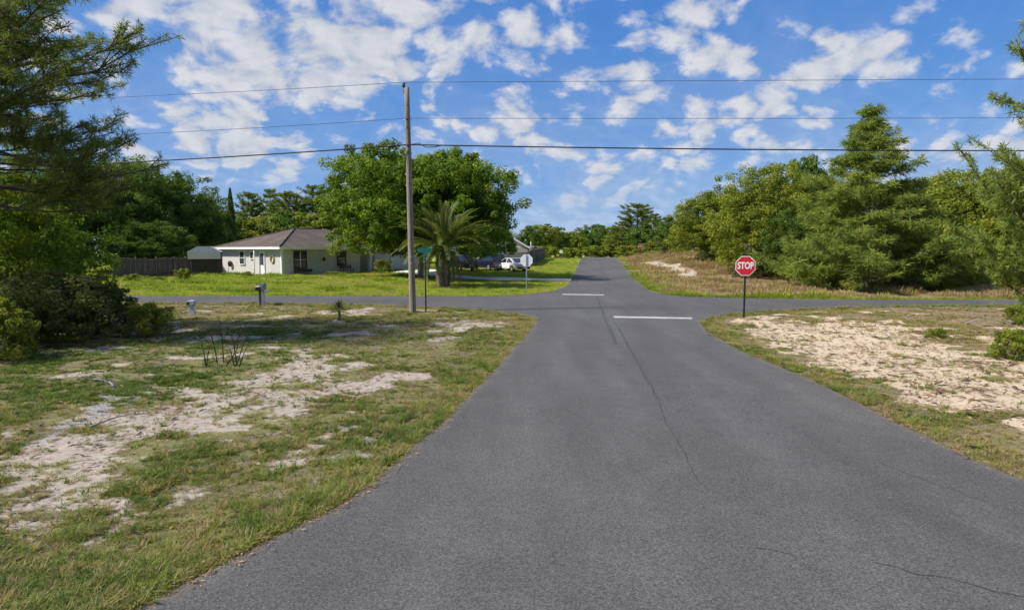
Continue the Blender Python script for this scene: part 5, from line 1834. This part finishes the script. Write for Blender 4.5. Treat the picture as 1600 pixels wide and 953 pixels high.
s1 = G(1162, 496)
stop_sign('stop_sign', (s1.x, s1.y, gz(s1.x, s1.y)), R(-4), D(1163, 415.5, s1.y).z - gz(s1.x, s1.y), 'red stop sign facing the camera at the right street corner')
s2 = G(822.5, 457)
stop_sign('stop_sign', (s2.x, s2.y, gz(s2.x, s2.y)), R(176), D(822, 407, s2.y).z - gz(s2.x, s2.y), 'blank white back of a sign by the lawn corner across the street', 0.0, False)
s3 = D(1000, 400, 100)
stop_sign('stop_sign', (s3.x, s3.y, gz(s3.x, s3.y)), R(10), D(1000, 385, 100).z - gz(s3.x, s3.y), 'tiny far red sign beside the road where it vanishes')

# street-name sign
n1_ = G(665.5, 487)
ns = empty('street_name_sign', (n1_.x, n1_.y, gz(n1_.x, n1_.y)))
tag(ns, 'green post with two crossed teal street name blades beside the utility pole', 'sign')
hz_ = D(665, 388, n1_.y).z - ns.location.z
MB().tube([(0, 0, -0.3), (0, 0, hz_ - 0.33)], 0.030, 10).build('post', m_postdark, ns)
b1 = MB().box((0, 0, hz_ - 0.08), (0.60, 0.006, 0.19), R(12)).build('name_blade', m_signteal, ns, bevel=0.002)
b2 = MB().box((0, 0, hz_ - 0.275), (0.60, 0.006, 0.19), R(78)).build('name_blade', m_signteal, ns, bevel=0.002)
MB().box((0, 0, hz_ - 0.1775), (0.05, 0.05, 0.012)).build('cross_bracket', m_signteal, ns)
MB().tube([(0, 0, hz_ - 0.42), (0, 0, hz_ - 0.371)], [0.034, 0.045], 10).build('cap', m_signteal, ns)

# ------------------------------------------------------------------ mailboxes and pedestal
def mailbox_body(mb, c, w, h, l, axis_rz=0.0):
    prof_ = [(-w / 2, 0), (w / 2, 0), (w / 2, h - w / 2)] + [(w / 2 * math.cos(t), h - w / 2 + w / 2 * math.sin(t)) for t in np.linspace(0, math.pi, 9)[1:-1]] + [(-w / 2, h - w / 2)]
    m2 = MB().prism(prof_, -l / 2, l / 2, 'Y')
    M_ = Matrix.Translation(c) @ Matrix.Rotation(axis_rz, 4, 'Z')
    mb.add([M_ @ Vector(p) for p in m2.v], m2.f)


p = G(411, 476)
mx_ = empty('mailbox', (p.x, p.y, gz(p.x, p.y)), R(8))
tag(mx_, 'grey mailbox on a pale lilac post beside the cross street', 'mailbox')
MB().span((-0.07, -0.06, -0.2), (0.07, 0.06, 0.74)).build('post', m_mailpost, mx_)
MB().span((-0.11, -0.26, 0.74), (0.11, 0.26, 0.77)).build('bracket', m_mailpost, mx_)
mb = MB(); mailbox_body(mb, (0, 0, 0.77), 0.22, 0.28, 0.52)
bx = mb.build('box', m_mailgrey, mx_, bevel=0.006)
mb = MB(); mailbox_body(mb, (0, 0.268, 0.77), 0.235, 0.295, 0.014); mb.build('door', m_mailgrey, mx_)
MB().span((0.112, -0.05, 0.92), (0.120, -0.03, 1.12)).span((0.1125, -0.05, 1.06), (0.1195, 0.07, 1.13)).build('flag', m_dark, mx_)
MB().span((0.12, -0.06, 0.60), (0.22, 0.34, 0.71)).build('newspaper_holder', m_mailwhite, mx_)
p2 = G(406.8, 477.5)
mx2 = empty('mailbox', (p2.x, p2.y, gz(p2.x, p2.y)), R(8))
tag(mx2, 'small black mailbox with white top on a dark wooden post, left of the grey one', 'mailbox')
MB().span((-0.045, -0.045, -0.2), (0.045, 0.045, 0.74)).build('post', m_woodpost, mx2)
mb = MB(); mailbox_body(mb, (-0.09, 0, 0.76), 0.17, 0.15, 0.42); mb.build('box', m_black, mx2, bevel=0.005)
MB().span((-0.19, -0.22, 0.905), (0.01, 0.22, 0.925)).build('lid', m_mailwhite, mx2)
MB().span((-0.14, -0.18, 0.735), (0.045, 0.18, 0.758)).build('bracket', m_woodpost, mx2)

p = G(300, 490)
ped = empty('utility_pedestal', (p.x, p.y, gz(p.x, p.y)), R(10))
tag(ped, 'short pale lilac utility pedestal with dark-edged cap on the near lot', 'pedestal')
m_ = MB().add([(-0.13, -0.11, -0.1), (0.13, -0.11, -0.1), (0.13, 0.11, -0.1), (-0.13, 0.11, -0.1), (-0.10, -0.09, 0.38), (0.10, -0.09, 0.38), (0.10, 0.09, 0.38), (-0.10, 0.09, 0.38)],
              [(3, 2, 1, 0), (4, 5, 6, 7), (0, 1, 5, 4), (1, 2, 6, 5), (2, 3, 7, 6), (3, 0, 4, 7)])
m_.build('body', m_ped, ped, bevel=0.012)
MB().prism([(-0.16, 0.38), (0.16, 0.38), (0.17, 0.52), (0.12, 0.59), (-0.12, 0.59), (-0.17, 0.52)], -0.12, 0.12, 'Y').build('cap', m_ped, ped, bevel=0.012)
MB().box((-0.11, -0.124, 0.47), (0.10, 0.008, 0.12)).build('vent', m_dark, ped)
hd = [(0.11, -0.124, 0.58), (0.155, -0.126, 0.53), (0.15, -0.126, 0.45), (0.09, -0.126, 0.40), (0.01, -0.126, 0.40)]
MB().tube(hd, 0.016, 6).build('rim', m_dark, ped)

p = D(877, 400, 108)
fm = empty('mailbox', (p.x, p.y, gz(p.x, p.y)), R(0))
tag(fm, 'tiny far white mailbox in front of the distant bushes', 'mailbox')
MB().span((-0.06, -0.06, -0.2), (0.06, 0.06, 1.05)).build('post', m_woodpost, fm)
mb = MB(); mailbox_body(mb, (0, 0, 1.05), 0.5, 0.48, 0.7); mb.build('box', m_mailwhite, fm, bevel=0.01)

# ------------------------------------------------------------------ charred shrubs on the near lot
def charred(px, py, stems, label):
    p = G(px, py)
    mb = MB()
    base_ = Vector((p.x, p.y, gz(p.x, p.y)))
    for pts_ in stems:
        P = [Vector((G(a, py).x, p.y + dy_, D(a, b, p.y).z)) for a, b, dy_ in pts_]
        P[0].z = min(P[0].z, base_.z - 0.03)
        n_ = len(P)
        mb.tube(P, [0.014 * (1 - 0.72 * i / (n_ - 1)) for i in range(n_)], 6)
        for i in range(1, n_):
            for _ in range(2):
                q = P[i - 1].lerp(P[i], random.random())
                e_ = q + Vector((random.uniform(-0.16, 0.16), random.uniform(-0.1, 0.1), random.uniform(0.06, 0.24)))
                mb.tube([q, q.lerp(e_, 0.5) + Vector((random.uniform(-.02, .02), 0, 0.0)), e_], [0.007, 0.005, 0.002], 5)
    o = mb.build('charred_shrub', m_char)
    tag(o, label, 'shrub', 'charred shrubs on the near lot')


charred(320, 572, [[(322, 570, 0), (318, 552, 0.05), (314, 540, 0.08), (312, 528, 0.1)], [(331, 556, 0.3), (324, 540, 0.35), (318, 526, 0.4), (314, 518, 0.4)], [(334, 545, 0.5), (333, 530, 0.5), (330, 512, 0.5), (332, 505, 0.5)], [(322, 560, 0), (330, 548, -0.1), (336, 538, -0.2)]],
        'few charred bare stems standing left of the forked burnt shrub')
charred(365, 572, [[(352, 570, 0), (363, 555, 0.1), (369, 545, 0.1), (368, 534, 0.12), (372, 524, 0.15), (374, 512, 0.2)], [(368, 573, -0.1), (376, 562, -0.1), (380, 548, -0.1), (384, 532, 0), (391, 522, 0)],
                   [(376, 562, -0.1), (386, 550, -0.15), (392, 543, -0.2)], [(368, 546, 0.1), (360, 538, 0.2), (357, 528, 0.2), (350, 518, 0.3)], [(363, 555, 0.1), (355, 550, 0.2), (353, 545, 0.2)]],
        'forked black burnt shrub at the edge of the left sand patch')

# ------------------------------------------------------------------ fallen dead branches
m_deadwood = plain('dead_wood', (0.27, 0.25, 0.225), 0.9, var=0.25, scale=9, bump=0.6)


def fallen(px, py, L, rz, label, seed_, r0=0.022, arch=0.05):
    r_ = random.Random(seed_)
    p = G(px, py)
    z0 = gz(p.x, p.y)
    mb = MB()
    d = Vector((math.cos(rz), math.sin(rz), 0))
    sd = Vector((-d.y, d.x, 0))
    P = [Vector((p.x, p.y, z0 + 0.02)) + d * L * (t - 0.5) + sd * 0.12 * L * math.sin(3 * t + seed_) + Vector((0, 0, arch * math.sin(math.pi * t) + r_.uniform(0, 0.015))) for t in np.linspace(0, 1, 8)]
    mb.tube(P, [r0 * (1 - 0.75 * i / 7) for i in range(8)], 6)
    for i in range(1, 7):
        for _ in range(2):
            q = P[i]
            e_ = q + d * r_.uniform(0.1, 0.3) * L * 0.6 + sd * r_.uniform(-0.28, 0.28) * L * 0.6 + Vector((0, 0, r_.uniform(-0.01, 0.14)))
            mb.tube([q, q.lerp(e_, 0.5) + Vector((0, 0, 0.03)), e_], [r0 * 0.4, r0 * 0.28, r0 * 0.1], 5)
    tag(mb.build('fallen_branch', m_deadwood), label, 'branch', 'fallen dead branches on the near lots')


fallen(48, 552, 1.7, 0.3, 'grey fallen branch lying in front of the scrub bushes at the left edge', 3)
fallen(150, 600, 1.3, 2.4, 'grey fallen branch in the weeds between scrub bushes and sand patch', 4, 0.018)
fallen(190, 655, 0.9, 0.8, 'short grey dead branch at the upper rim of the left sand patch', 5, 0.014)
fallen(1545, 508, 1.6, -0.5, 'arched dead branch lying in dry grass behind the right sand patch', 6, 0.02, 0.28)
